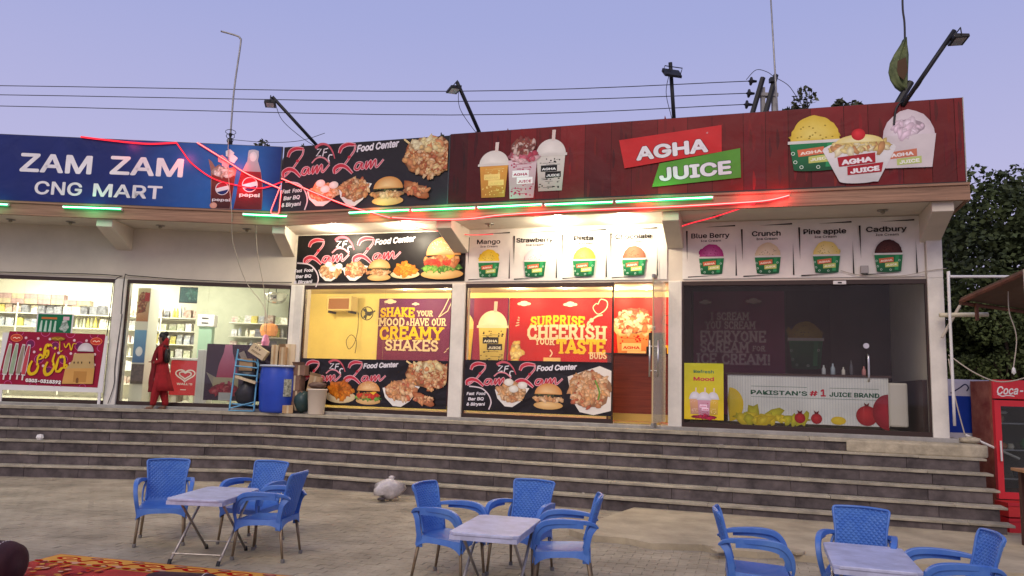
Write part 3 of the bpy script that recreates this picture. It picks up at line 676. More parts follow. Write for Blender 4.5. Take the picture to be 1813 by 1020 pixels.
agha(p, 6.76, 5.15, 1.98, .99); p.text('®', 8.2, 6.0, .05, (230,200,200)); p.flush('logo_lettering')
def pot(p, x, y, w, h, sc, sc2, scoop=True, logo=True, sd=1):
    if scoop:
        p.heap(x, y+h*1.02+w*.1, w*.40, w*.14, [sc], 14, w*.11, sd); p.ell(x, y+h*.98, w*.45, w*.52, sc, sc2, a0=0, a1=pi, n=22, wob=.025)
        rg = random.Random(sd)
        for i in range(16): 
            a = rg.uniform(.2, pi-.2); d = rg.uniform(.2, .85); p.ell(x+w*.42*d*cos(a), y+h+w*.46*d*sin(a), w*.02, w*.014, tuple(int(z*.72) for z in sc), n=6, step=.00003)
    p.grad([(x-w*.39,y+.02*h),(x+w*.39,y+.02*h),(x+w*.46,y+h*.96),(x-w*.46,y+h*.96)], (12,84,50), (30,128,74), 1)
    p.ell(x, y+h*.03, w*.39, h*.06, (12,84,50)); p.rect(x-w*.49, y+h*.93, x+w*.49, y+h*1.03, (222,222,214))
    p.poly([(x+w*.18,y+h*.1),(x+w*.3,y+h*.1),(x+w*.34,y+h*.9),(x+w*.22,y+h*.9)], (44,150,90))
    if logo:
        p.poly([(x-w*.32,y+h*.72),(x+w*.16,y+h*.8),(x+w*.16,y+h*.55),(x-w*.3,y+h*.48)], (214,110,74)); p.poly([(x-w*.12,y+h*.47),(x+w*.3,y+h*.54),(x+w*.3,y+h*.28),(x-w*.12,y+h*.24)], (196,206,110))
        p.text('AGHA', x-w*.26, y+h*.54, h*.13, (246,230,210), width=w*.38, bold=.04, rot=.1); p.text('JUICE', x-w*.08, y+h*.31, h*.12, (246,246,220), width=w*.34, bold=.04, rot=.1)
    for a, b in ((-.36,.3),(-.25,.12),(.34,.62),(-.4,.6),(.05,.1)): p.ring(x+w*a, y+h*b, w*.03, w*.012, (210,236,216))
pot(p, 9.86, 5.30, .82, .47, (222,190,60), (240,222,120), sd=5)
p.ell(11.2, 5.72, .36, .46, (214,200,204), (236,226,232), wob=.03); p.poly([(10.86,5.27),(11.5,5.26),(11.57,5.78),(10.84,5.78)], (216,206,206)); p.heap(11.2,5.9,.2,.12,[(226,200,214),(236,216,226)],20,.05,3)
p.poly([(10.93,5.52),(11.3,5.56),(11.3,5.44),(10.93,5.41)], (206,120,90)); p.text('AGHA', 10.95, 5.44, .07, (246,240,236), width=.3, bold=.04, rot=.08); p.poly([(11.02,5.41),(11.36,5.44),(11.36,5.33),(11.02,5.31)], (190,206,120)); p.text('JUICE', 11.06, 5.33, .07, (246,246,236), width=.27, bold=.04, rot=.08)
p.ell(10.49, 5.60, .525, .14, (226,224,222)); p.grad([(9.97,5.60),(10.2,5.1),(10.75,5.07),(11.01,5.58)], (206,204,202), (232,230,228), 1); p.ell(10.47, 5.10, .27, .045, (206,204,202))
p.heap(10.5, 5.64, .42, .08, [(240,224,150),(246,240,210),(226,200,110),(190,120,70)], 90, .05, 8); p.ell(10.5, 5.70, .34, .13, (236,216,130), (248,240,190), a0=0, a1=pi); p.ell(10.49, 5.83, .10, .095, (186,14,30), (232,50,60))
p.poly([(10.18,5.48),(10.72,5.53),(10.72,5.37),(10.2,5.33)], (170,22,40)); p.poly([(10.32,5.325),(10.83,5.37),(10.8,5.22),(10.32,5.19)], (170,22,40)); p.text('AGHA', 10.25, 5.36, .10, (244,240,240), width=.42, bold=.05, rot=.08); p.text('JUICE', 10.37, 5.215, .095, (244,240,240), width=.4, bold=.05, rot=.08)
p.flush('ice_cream_pictures')
obj('end_trim', B(11.951, 11.965, -.005, .05, 5.01, 6.33), M_dirtm, t); obj('bottom_trim', B(3.67, 11.95, -.012, -.001, 5.006, 5.03), M_black, t)  # black bottom strip is the shadow line under the sign, painted in as geometry

# ---------------------------------------------------------------- panels on the wall above the windows
t = board('food_signboard', 'black food panel with a big burger picture on the wall under the lit canopy', 'R', -.07, 3.655, 3.765, 4.745, .012, .010, M_black, struts=False)
p = Pr(t); p.rect(-.068, 3.767, 3.653, 4.743, (26,22,24)); p.flush('backdrop_print'); zfc_logo(p, .13, 3.56, .00187, cx=-92, cy=-60, ky=.00163); p.flush('lettering')
boat(p, .78, 3.79, .58, .38, PALE, 31, True); boat(p, 1.33, 3.79, .56, .42, PALE+REDM, 32); burger(p, 1.86, 3.80, .54, seed=33); plate(p, 2.42, 3.82, .62, .36, [(214,130,30),(230,160,60),(186,100,24)], 34)
p.flush('dish_pictures')
p.ell(3.2,3.9,.44,.1,(210,160,90),(240,205,140)); p.heap(3.2, 4.02, .4, .05, [(70,130,40),(130,180,70),(50,100,30),(160,200,90)], 90, .035, 41); p.heap(3.2,4.17,.36,.09,CHICK+REDM,60,.05,42); p.heap(3.1,4.13,.3,.03,[(206,50,34),(226,80,50)],12,.05,43)
p.poly([(3.24,4.28),(3.46,4.27),(3.36,4.18)], (244,186,60)); p.ell(3.22, 4.27, .36, .36, (220,150,80), (250,214,160), a0=0, a1=pi, n=20)
rg = random.Random(6)
for i in range(34): p.ell(3.22+rg.uniform(-.24,.28), rg.uniform(4.36,4.56), .012, .008, (252,236,206), n=6, step=.00004)
p.flush('burger_picture')
for nm, s0, s1, items, lb in (('flavour_signboard', 3.672, 7.47, (('Mango',4.14,.46,(236,200,40),(248,226,100)),('Strawberry',5.05,.70,(226,196,200),(244,226,230)),('Pista',5.98,.36,(176,210,60),(214,236,120)),('Chocolate',6.89,.64,(140,84,60),(176,120,90))), 'white ice cream panel reading Mango, Strawberry, Pista and Chocolate on the wall'),
                              ('flavour_signboard', 7.735, 11.56, (('Blue Berry',8.23,.64,(170,40,120),(206,110,170)),('Crunch',9.16,.46,(216,200,160),(234,224,196)),('Pine apple',10.09,.66,(228,206,110),(244,230,170)),('Cadbury',11.03,.60,(58,22,18),(96,44,36))), 'white ice cream panel reading Blue Berry, Crunch, Pine apple and Cadbury on the wall')):
    t = board(nm, lb, 'R', s0, s1, 3.75, 4.748, .014, .012, M_white, struts=False); p = Pr(t)
    p.rect(s0+.002, 3.752, s1-.002, 4.746, (226,222,214)); p.flush('backdrop_print')
    for i, (nme, cx, wd, c1, c2) in enumerate(items):
        dk = (24,22,24); rg_ = i*.008
        p.text(nme, cx-.02, 4.475+rg_, .115, dk, width=wd, bold=.022, align='c'); p.text('Ice Cream', cx-.01, 4.405+rg_, .05, (50,46,48), width=.34, bold=.015, align='c')
        p.poly([(cx-.435,4.61),(cx-.405,4.61),(cx-.412,4.05)], dk); p.poly([(cx+.40,3.80),(cx+.425,3.80),(cx+.408,4.36)], dk)
        p.poly([(cx-.12,4.665),(cx+.40,4.690),(cx+.40,4.666)], dk); p.poly([(cx-.40,3.795),(cx+.17,3.812),(cx-.40,3.775)], dk)
        pot(p, cx, 3.83, .46, .30, c1, c2, sd=i+20); p.flush('flavour_print')

# ---------------------------------------------------------------- prints on the lower glass
def glass_sticker(nm, lb, s0, s1, z0, z1, off=.024, wing='R'):
    t = board(nm, lb, wing, s0, s1, z0, z1, off, .006, M_black, cat='poster', struts=False); return t, Pr(t, PRINTG, .0012)
t, p = glass_sticker('window_banner', 'black food banner with skewers and plates across the lower half of the left food window', .225, 3.40, 1.325, 2.235)
p.rect(.227, 1.327, 3.398, 2.233, (22,18,20)); p.flush('backdrop_print'); zfc_logo(p, .26, 1.27, .00160, circle=False, ky=.00135); p.flush('lettering')
plate(p, 1.16, 1.37, .66, .52, [(206,110,24),(226,140,40),(180,84,16)], 51); burger(p, 1.77, 1.38, .56, seed=52, big=True); boat(p, 2.46, 1.345, .78, .56, PALE+REDM, 53); p.cl = (.227, 3.395); skewers(p, 2.88, 1.58, .92, .64, 54); p.ell(2.95,1.50,.26,.08,(150,80,44),(222,150,98),rot=-.45,n=16,wob=.1); p.heap(2.95,1.50,.2,.06,REDM,26,.035,55); p.flush('dish_pictures')
t, p = glass_sticker('window_banner', 'black food banner with a circle slogan across the lower half of the middle window', 3.735, 6.515, 1.325, 2.27)
p.rect(3.737, 1.327, 6.513, 2.268, (22,18,20)); p.flush('backdrop_print'); zfc_logo(p, 3.77, 1.30, .00160, cx=30, cy=-40, ky=.00135); p.flush('lettering')
boat(p, 4.68, 1.42, .66, .50, PALE, 61, True); burger(p, 5.37, 1.42, .58, seed=62); p.poly([(5.72,2.0),(5.8,1.6),(5.95,1.38),(6.2,1.335),(6.51,1.42),(6.51,2.12),(6.3,2.2),(6.0,2.1)], (234,226,214)); p.heap(6.12, 1.78, .36, .32, PALE+REDM+[(240,220,180)], 170, .045, 63)
p.stroke([(6.22,1.95),(6.3,1.75),(6.28,1.6)], .03, (110,150,60)); p.flush('dish_pictures')
t, p = glass_sticker('refresh_poster', 'yellow poster with three shake cups stuck low on the dark window beside the pillar', 7.768, 8.425, 1.33, 2.29)
p.grad([(7.77,1.332),(8.423,1.332),(8.423,2.288),(7.77,2.288)], (226,196,30), (196,196,40), 1); p.text('Refresh', 7.93, 2.12, .07, (20,110,90), width=.33, bold=.02); p.text('Mood', 7.93, 1.99, .085, (190,40,60), width=.33, bold=.03)
cup(p, 7.95, 1.42, .2, .42, (226,170,130), lid=(206,206,214), mk=(230,200,190), sd=71, txt=False); cup(p, 8.25, 1.42, .2, .42, (230,190,70), lid=(206,206,214), mk=(240,220,150), sd=72, txt=False); cup(p, 8.1, 1.38, .24, .46, (214,160,180), lid=(210,210,218), mk=(190,30,90), sd=73); p.heap(8.1,1.38,.2,.03,[(150,20,60),(190,40,70)],14,.03,4); p.flush('cups_print')

# ---------------------------------------------------------------- prints on the interior walls
def wallprint(nm, lb, s0, s1, z0, z1, off, rect): 
    t = board(nm, lb, 'R', s0, s1, z0, z1, off, .01, M_black, cat='wall print', struts=False); p = Pr(t, PRINT, .0012); rect(p); return t, p
t, p = wallprint('shake_wall_print', 'purple wall print reading Shake Your Mood seen through the left food window', .12, 3.48, 1.3, 3.86, -3.47, lambda p: p.grad([(.12,1.3),(3.48,1.3),(3.48,3.86),(.12,3.86)], (120,26,60), (104,40,100), 1))
def cloud(p, x, y, r, c=(240,226,214)):
    for a, b, k in ((-1,0,.6),(0,.2,.9),(1,0,.6),(0,-.1,.8)): p.ell(x+a*r, y+b*r, r*k*1.1, r*k*.55, c, n=12)
p.flush('backdrop_print'); ye, wh = (246,206,30), (240,222,196)
cloud(p, .42, 3.78, .1); cloud(p, 1.1, 3.72, .06); p.slab('SHAKE', .17, 3.41, .20, .92, ye, .24, .02); p.slab('YOUR', 1.15, 3.43, .12, .42, wh); p.slab('MOOD', .14, 3.19, .18, .70, wh, .22); p.slab('&', .87, 3.2, .1, .1, wh); p.slab('HAVE OUR', .98, 3.2, .16, .94, wh)
p.slab('CREAMY', .18, 2.86, .27, 1.68, ye, .24, .02); p.slab('SHAKES', .34, 2.6, .23, 1.42, wh, .22)
for i in range(5): p.stroke([(.05+.02*i,3.3+.05*i),(.0+.09,3.36+.04*i)], .015, wh, sm=False)
for a, b in ((1.9,2.55),(1.96,2.62),(.0,2.5)): p.stroke([(a,b),(a+.06,b+.05)], .015, wh, sm=False)
p.stroke([(1.72,3.4),(1.95,3.55),(2.1,3.9),(2.0,3.92),(1.85,3.6),(1.72,3.4)], .02, wh, sm=False); cup(p, 2.35, 2.3, .62, 1.35, (236,200,90), lid=(246,220,150), mk=(230,160,60), sd=81, txt=False); p.flush('lettering')
p.rect(2.62, 1.3, 3.46, 3.86, (146,34,70)); cup(p, 3.1, 2.32, .78, 1.36, (236,214,120), lid=(250,240,214), mk=(20,20,20), sd=82); p.flush('cup_picture')
t, p = wallprint('surprise_wall_print', 'red wall print reading Surprise and Cheerish Your Taste Buds behind the middle window', 3.5, 7.59, 1.3, 3.86, -3.466, lambda p: p.grad([(3.5,1.3),(7.59,1.3),(7.59,3.86),(3.5,3.86)], (206,36,24), (176,26,30), 1)); p.flush('backdrop_print')
cloud(p, 3.85, 3.72, .1); cloud(p, 4.95, 3.7, .1); p.slab('SURPRISE', 4.02, 3.2, .20, 1.28, ye, .24, .03); p.slab('&', 5.33, 3.2, .12, .12, wh); p.slab('CHEERISH', 3.95, 2.90, .29, 1.86, wh, .22, .02); p.slab('YOUR', 4.14, 2.78, .13, .46, wh); p.slab('TASTE', 4.66, 2.60, .28, 1.12, ye, .24); p.slab('BUDS.', 5.42, 2.48, .13, .44, wh)
p.stroke([(5.6,3.72),(5.66,3.82),(5.8,3.76),(5.78,3.6),(5.6,3.48),(5.48,3.62),(5.55,3.72),(5.6,3.70)], .02, wh); p.ell(5.45,3.34,.05,.05,wh); p.stroke([(5.35,3.25),(5.55,3.42),(5.7,3.46)], .035, wh); p.heap(3.68,2.6,.12,.22,[(240,200,110),(246,224,170)],20,.06,5); p.stroke([(4.35,2.42),(4.75,2.42)], .12, (240,206,140), sm=False); p.stroke([(4.5,2.5),(4.55,2.58),(4.5,2.66)], .03, wh)
for i in range(4): p.stroke([(3.66+.02*i,3.2+.07*i),(3.75,3.23+.05*i)], .02, wh, sm=False)
p.flush('lettering')
cup(p, 6.40, 2.15, .86, 1.52, (232,150,90), mk=(190,30,30), top=[(246,214,150),(240,190,110),(250,236,200)], sd=83); p.heap(6.4, 3.3, .42, .22, [(246,226,190),(206,120,70),(150,40,30),(250,240,220)], 90, .06, 84); p.poly([(6.9,2.5),(7.5,2.5),(7.5,2.75),(7.1,2.8),(7.05,2.95),(6.9,2.9)], ye)
p.stroke([(7.0,3.3),(7.1,3.45),(7.4,3.4),(7.3,3.2),(7.0,3.3)], .02, (60,10,10)); p.flush('shake_picture')
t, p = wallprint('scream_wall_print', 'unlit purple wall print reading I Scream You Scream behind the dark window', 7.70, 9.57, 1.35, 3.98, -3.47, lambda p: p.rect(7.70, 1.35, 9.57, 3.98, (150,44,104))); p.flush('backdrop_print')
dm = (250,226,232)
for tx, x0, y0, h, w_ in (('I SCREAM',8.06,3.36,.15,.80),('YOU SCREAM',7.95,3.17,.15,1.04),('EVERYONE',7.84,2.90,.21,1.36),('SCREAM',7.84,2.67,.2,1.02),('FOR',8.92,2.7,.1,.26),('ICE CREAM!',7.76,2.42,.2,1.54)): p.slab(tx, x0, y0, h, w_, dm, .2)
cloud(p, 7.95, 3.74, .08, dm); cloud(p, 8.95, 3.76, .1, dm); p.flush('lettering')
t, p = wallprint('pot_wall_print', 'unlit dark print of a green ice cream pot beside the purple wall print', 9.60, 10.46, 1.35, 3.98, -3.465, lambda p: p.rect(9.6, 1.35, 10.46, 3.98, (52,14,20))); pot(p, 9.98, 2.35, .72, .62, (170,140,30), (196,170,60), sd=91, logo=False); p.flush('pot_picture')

# ---------------------------------------------------------------- counters inside
t = thing('juice_counter', 'white juice counter with fruit print behind the dark window', 'counter', W('R', 0, -.80, 0), AR)
obj('counter_body', B(8.47, 11.10, .0, .55, 1.30, 2.13), M_white, t); obj('counter_end', B(11.102, 11.40, .03, .55, 1.31, 2.05), M_white, t, bevel=.03); obj('counter_top', B(8.44, 11.15, -.03, .6, 2.131, 2.165), M_darkb, t)
p = Pr(t, PRINT, .0015); p.rect(8.475, 1.305, 11.095, 2.125, (232,238,242))
x = 8.5
while x < 11.08: p.rect(x, 1.31, x+.012, 2.12, (214,222,230)); p.d -= .0003; x += .045
p.d += .0004; p.flush('backdrop_print')
for tx, x0, w_, h, c in (("PAKISTAN'S", 8.97, .93, .10, (10,90,60)), ('#', 9.95, .12, .12, (206,30,60)), ('1', 10.13, .07, .16, (206,30,60)), ('JUICE BRAND', 10.27, 1.08-.3, .10, (10,90,60))): p.text(tx, x0-.1, 1.79, h, c, width=w_, bold=.03)
p.rect(8.87,1.93,9.8,1.936,(60,120,100)); p.rect(10.17,1.93,10.95,1.936,(60,120,100)); p.rect(8.87,1.745,10.95,1.75,(60,120,100)); p.flush('lettering')
p.ell(8.50,1.6,.24,.3,(236,206,30),(246,226,80),a0=-pi/2,a1=pi/2,n=14)
p.heap(9.2,1.38,.6,.05,[(230,200,30),(190,196,50),(240,216,60)],26,.09,3)
for x, r in ((9.68,.09),(9.95,.09),(10.75,.17)): p.ell(x,1.31+r,r,r,(160,16,34),(216,50,60)); p.poly([(x-.03,1.31+2*r-.01),(x-.04,1.31+2*r+.05),(x,1.31+2*r+.02),(x+.04,1.31+2*r+.05),(x+.03,1.31+2*r-.01)],(110,20,30))
p.ell(10.3,1.38,.12,.07,(226,196,40),(240,216,70)); p.ell(11.09,1.55,.25,.3,(140,10,34),(190,30,60),a0=pi/2,a1=3*pi/2,n=16); p.flush('fruit_print')
rg = random.Random(12)
for k, (s, h, r, c) in enumerate(((10.10,.17,.035,(.5,.55,.6)),(10.25,.2,.04,(.35,.45,.55)),(10.42,.14,.03,(.7,.7,.68)),(10.55,.26,.03,(.1,.1,.12)),(10.75,.16,.035,(.6,.25,.25)))):
    tag(obj('bottle', MB().lathe([(r*.9,0),(r,.02),(r,h*.6),(r*.4,h*.8),(r*.4,h),(0,h)], n=12), mat('bottle_plastic', c, .25), loc=W('R', s, -1.0, 2.166), smooth=True),
        ['clear squat bottle, leftmost on the juice counter', 'blue grey bottle second from the left on the juice counter', 'short white bottle in the middle on the juice counter', 'tall black bottle on the juice counter', 'pinkish bottle rightmost on the juice counter'][k], 'bottle')
t = thing('shop_counter', 'red brown laminate counter standing inside the open doorway', 'counter', W('R', 0, -1.0, 0), AR)
obj('counter_front', B(6.28, 7.42, 0, .03, 1.36, 2.46), M_wood, t); obj('counter_side', B(6.25, 6.279, 0, .6, 1.22, 2.46), M_wood, t); obj('counter_top', B(6.22, 7.45, -.04, .62, 2.461, 2.49), M_darkb, t); obj('brass_kick', B(6.28, 7.42, -.004, .03, 1.22, 1.358), mat('brass_strip', (.6,.42,.12), .35, metal=.7), t)
obj('brass_strip', B(6.53, 7.33, -.8, -.62, 1.205, 1.235), bpy.data.materials['brass_strip'], t)
t = thing('till_box', 'black till standing on the laminate counter in the doorway', 'till', W('R', 7.15, -1.3, 2.49), AR)
obj('till_body', B(-.18, .18, -.16, .16, 0, .14), M_black, t, bevel=.01); obj('till_screen', MB().xprism([(-.02,.14),(.02,.14),(.10,.42),(.06,.42)], -.16, .16), M_black, t)
# open glass door, seen edge on
t = thing('glass_door', 'open glass shop door with long steel handles swung out beside the pillar', 'door', W('R', 7.46, .03, 0), AR-R(99))
obj('door_pane', B(.02, .84, -.006, .006, 1.27, 3.66), M_glass, t); obj('edge_strip', B(.841, .85, -.012, .012, 1.25, 3.68), mat('door_edge_strip', (.55,.42,.22), .4), t)
obj('pivot_shoe', B(.66, .855, -.022, .022, 1.19, 1.268), M_dirtm, t); obj('pivot_shoe', B(.66, .855, -.022, .022, 3.661, 3.72), M_dirtm, t)
for sgn in (-1, 1):
    h = obj('handle', MB().tube([(.78, sgn*.07, 2.02), (.78, sgn*.07, 2.62)], .016, 10), M_steel, t, smooth=True)
    for z in (2.12, 2.52): obj('handle_post', MB().tube([(.78, sgn*.007, z), (.78, sgn*.07, z)], .01, 8), M_steel, h)
obj('lock_disc', MB().tube([(.8, -.02, 2.82), (.8, .02, 2.82)], .035, 12), M_steel, t)
# handle and lock of the closed dark door leaf
h = obj('door_handle', MB().tube(smoothpath([(0,-.02,.0),(0,-.07,.02),(0,-.08,.2),(0,-.075,.38),(0,-.02,.42)]), .018, 10), M_steel, win_dark, loc=(10.68-7.731, 0, 2.05), smooth=True)
obj('door_lock', MB().tube([(0,-.03,0),(0,.01,0)], .045, 14), M_steel, win_dark, loc=(10.66-7.731, 0, 2.62), smooth=False)
# split air conditioner with cables on the yellow wall
t = thing('air_conditioner', 'beige air conditioner box mounted high on the yellow wall', 'air conditioner', W('R', -.78, -3.44, 3.52), AR)
obj('casing', B(-.34, .34, -.36, 0, 0, .36), mat('beige_casing', (.62,.52,.26), .6), t, bevel=.02); obj('grille', B(-.28, .28, -.368, -.361, .04, .3), mat('brown_grille', (.22,.09,.03), .6), t)
obj('bracket', MB().box(-.3, -.26, -.34, -.001, -.05, -.002).box(.26, .3, -.34, -.001, -.05, -.002), M_black, t)
tag(obj('cable_loop', MB().tube(smoothpath([(0,0,0),(.02,-.02,-.4),(-.05,-.02,-.75),(-.2,-.02,-.9),(-.28,-.02,-.7),(-.15,-.02,-.55),(.0,-.02,-.7),(-.02,-.02,-1.0)]), .008, 5), M_black, loc=W('R', -.4, -3.40, 3.5), rz=AR), 'dark cable looping down the yellow wall below the air conditioner', 'cable')
t = thing('wall_fan', 'small dark wall fan hanging beside the air conditioner', 'fan', W('R', .02, -3.1, 3.45), AR)
obj('fan_cage', MB().tube([(.16*cos(a*pi/8),-.05,.16*sin(a*pi/8)) for a in range(17)], .012, 5), M_black, t); obj('fan_motor', MB().tube([(0,-.06,0),(0,.1,0)], .05, 10), M_black, t); obj('fan_arm', MB().tube([(0,.1,0),(0,.36,.1)], .018, 6), M_black, t)
for a in range(3): obj('blade', MB().prism([(0,.02),(.14,.06),(.13,-.04),(0,-.02)], -.003, .003), M_black, t, loc=(0,-.05,0), rot=(pi/2, a*2.09, 0))
# threaded wall details

# ---------------------------------------------------------------- mart contents
def cm(name, rgb, rough=.45, **k): return mat(name, rgb, rough, **k)
M_shelf = cm('cream_shelf_metal', (.74,.72,.60))
t = thing('wall_shelving', 'long cream shelving along the back wall of the mart', 'shelving', W('L', -9.2, -4.35, 0), AL)
for z in (3.30, 2.96, 2.62, 2.28, 1.93, 1.58): obj('shelf', B(0, 6.15, 0, .42, z-.025, z), M_shelf, t)
for x in (0, 1.2, 2.4, 3.6, 4.8, 6.1): obj('upright', B(x, x+.035, -.012, -.001, 1.25, 3.55), M_shelf, t)
rg = random.Random(33)
PK = {'packet': [], 'bottle': [], 'carton': []}
cols = [(.50,.42,.30),(.45,.12,.08),(.62,.56,.40),(.12,.22,.42),(.58,.42,.08),(.24,.34,.12),(.55,.48,.48),(.42,.18,.22),(.10,.10,.11)]
CN = ['beige','brick red','cream','slate blue','mustard','olive','pale mauve','dusty rose','charcoal']
for i, c in enumerate(cols):
    m = mat('packet_print_%s' % 'abcdefghi'[i], c, .4, noise=.35, nscale=17, rnd=.3, col2=(.72,.68,.56) if i % 2 else tuple(min(1, q*2+.08) for q in c))
    a = MB().xprism([(-.04,0),(.04,0),(.045,.06),(.012,.17),(-.012,.17),(-.045,.06)], -.065, .065).mesh('packet'); a.materials.append(m); PK['packet'].append(a)
    b = MB().lathe([(.03,0),(.034,.02),(.034,.13),(.014,.17),(.014,.20),(0,.205)], n=10).mesh('bottle', True); b.materials.append(m); PK['bottle'].append(b)
    c_ = MB().box(-.08,.08,-.06,.06,0,.15).mesh('carton'); c_.materials.append(m); PK['carton'].append(c_)
rows = [(3.302, -9.1, -3.2, 'topmost'), (2.962, -9.1, -3.2, 'second'), (2.622, -5.25, -3.2, 'third'), (2.282, -5.25, -3.2, 'fourth'), (1.932, -5.25, -3.2, 'fifth'), (1.582, -5.25, -3.2, 'lowest')]
for z, a, b, nm in rows:
    x = a; kd = None; ki = 0
    while x < b:
        if ki <= 0: kd = rg.choice(['packet', 'packet', 'bottle', 'carton']); ci = rg.randrange(len(cols)); ki = rg.randint(2, 6)
        if nm == 'topmost' and x < -6.6: kd = 'carton'; 
        ki -= 1; me = PK[kd][(ci+rg.choice([0, 0, 1])) % len(cols)]
        o = bpy.data.objects.new(kd, me); link(o); o.location = W('L', x, -4.35-.12-rg.uniform(0, .08), z); o.rotation_euler = (0, 0, AL+rg.uniform(-.2, .2)); k = rg.uniform(1.0, 1.25); o.scale = (k, k, k*rg.uniform(1.0, 1.35))
        cn = CN[int(me.materials[0].name[-1], 36)-10]
        tag(o, 'small %s %s on the %s mart shelf behind the %s window' % (cn, kd, nm, 'first' if x < -4.4 else 'second'), kd, '%s %ss on the %s mart shelf behind the %s window' % (cn, kd, nm, 'first' if x < -4.4 else 'second'))
        x += {'packet': .15, 'bottle': .085, 'carton': .18}[kd]*rg.uniform(1.05, 1.3)
mC = [cm('dusky_carton', (.34,.22,.20), noise=.3, nscale=9), cm('tan_carton', (.42,.34,.22), noise=.3, nscale=9)]
me = [MB().box(-.16,.16,-.1,.1,0,.13).mesh('long_carton') for _ in mC]
for a, b in zip(me, mC): a.materials.append(b)
for r_ in range(2):
    for i in range(6 if r_ else 8):
        o = bpy.data.objects.new('long_carton', me[(i+r_) % 2]); link(o); o.location = W('L', -8.7+i*.33, -4.5, 3.53+r_*.132); o.rotation_euler = (0,0,AL)
        tag(o, 'long dusky carton in the %s tier above the mart shelves, number %s from the left' % ('upper' if r_ else 'lower', ['one','two','three','four','five','six','seven','eight'][i]), 'carton', 'cartons stacked above the mart shelves')
# shelves on the partition at the right of the mart
t = thing('wall_shelving', 'shorter shelving on the grey green partition at the right of the mart', 'shelving', W('L', -2.2, -2.55, 0), AL)
for z in (3.10, 2.78, 2.46, 2.1): obj('shelf', B(.1, 1.75, -.0, .32, z-.02, z), M_shelf, t)
for z, nm in ((3.102, 'upper'), (2.782, 'middle'), (2.462, 'lower')):
    x = -2.0
    while x < -.55:
        kd = rg.choice(['packet', 'packet', 'bottle', 'carton']); me_ = PK[kd][rg.randrange(len(cols))]
        o = bpy.data.objects.new(kd, me_); link(o); o.location = W('L', x, -2.68, z); o.rotation_euler = (0,0,AL+rg.uniform(-.3,.3)); k = rg.uniform(.9, 1.35); o.scale = (k, k, k)
        tag(o, 'small mixed %s on the %s shelf of the partition' % (kd, nm), kd, '%ss on the %s partition shelf' % (kd, nm)); x += rg.uniform(.13, .22)
t = thing('glass_bowl', 'large silvery glass bowl lamp hanging at the right end of the mart', 'bowl lamp', W('L', -1.02, -2.4, 3.55), AL)
obj('bowl', MB().lathe([(.04,0),(.16,.03),(.24,.12),(.27,.24),(.26,.25),(.2,.13),(.0,.05)], n=18), cm('silvery_glass', (.6,.6,.56), .12, metal=.8), t, smooth=True); obj('cord', MB().tube([(0,0,.2),(0,0,1.0)], .01, 6), M_black, t)
tag(obj('orange_bag', MB().rings([[(.22*a*cos(j*pi/5), .1*a*sin(j*pi/5), z) for j in range(10)] for a, z in ((.8,0),(1,.12),(.9,.25),(.5,.3))]), cm('orange_wrap', (.75,.28,.08), .3), loc=W('L', -1.15, -2.5, 2.80), rz=AL, bevel=.02), 'shiny orange wrapped bag on the partition shelf', 'bag')
tag(obj('pink_slippers', MB().lathe([(.07,-.12),(.09,0),(.05,.14),(0,.16)], n=10), cm('pink_plastic', (.75,.2,.4), .4), loc=W('L', -.95, -1.5, 2.62), rz=AL), 'pink plastic pouch hanging inside the mart window near the drum', 'pouch')
obj('hanging_hook', MB().tube([(-.95,0,0),(-.95,0,1.8)], .006, 5), M_black, bpy.data.objects['pink_slippers'], loc=(.95, 0, .15)); bpy.data.objects['pink_slippers'].name = 'pink_pouch'
t = thing('label_printer', 'white box with two dark slots standing on a post in the mart', 'box', W('L', -2.48, -2.2, 2.95), AL)
obj('casing', B(-.19,.19,-.12,.12,0,.27), M_white, t, bevel=.012)
for z in (.08, .19): obj('slot', B(-.09,.06,-.128,-.121,z-.012,z+.012), M_black, t)
obj('stand', B(-.15,.15,-.09,.09,-1.7,-.001), cm('sea_green_panel', (.30,.46,.34), .5), t)
t = thing('wall_screen', 'wide dark teal screen hanging high on the mart back wall', 'screen', W('L', -3.52, -4.05, 3.66), AL)
obj('bezel', B(-.34,.34,0,.05,0,.41), M_black, t); p = Pr(t); p.grad([(-.32,.02),(.32,.02),(.32,.39),(-.32,.39)], (52,84,84),(36,66,70), 0); p.heap(.05,.2,.2,.12,[(60,110,100),(50,90,90),(80,120,110)],20,.05,3); p.flush('screen_picture')
# drinks fridge at the pillar, deep freezer with heart
t = thing('drinks_fridge', 'tall narrow drinks fridge just inside the second mart window', 'fridge', W('L', -3.34, -.42, 0), AL)
obj('cabinet', B(0,.26,0,.5,1.25,3.6), M_shelf, t); p = Pr(t); p.grad([(.01,2.9),(.25,2.9),(.25,3.58),(.01,3.58)], (196,130,80),(220,214,170),1); p.heap(.12,3.3,.08,.2,[(120,70,40),(200,160,110),(150,60,40)],26,.04,3); p.rect(.15,3.32,.25,3.5,(196,60,50))
p.grad([(.01,2.05),(.25,2.05),(.25,2.72),(.01,2.72)], (60,110,160),(110,170,210),1); p.ell(.13,2.28,.07,.1,(230,234,240),(250,250,250)); p.flush('door_print')
obj('crate_front', B(.02,.26,-.03,-.006,1.62,2.02), cm('dark_crate', (.10,.07,.05), noise=.5, nscale=20), t)
t = thing('ice_freezer', 'red ice cream freezer with a white heart inside the second mart window', 'freezer', W('L', -2.76, -.98, 0), AL)
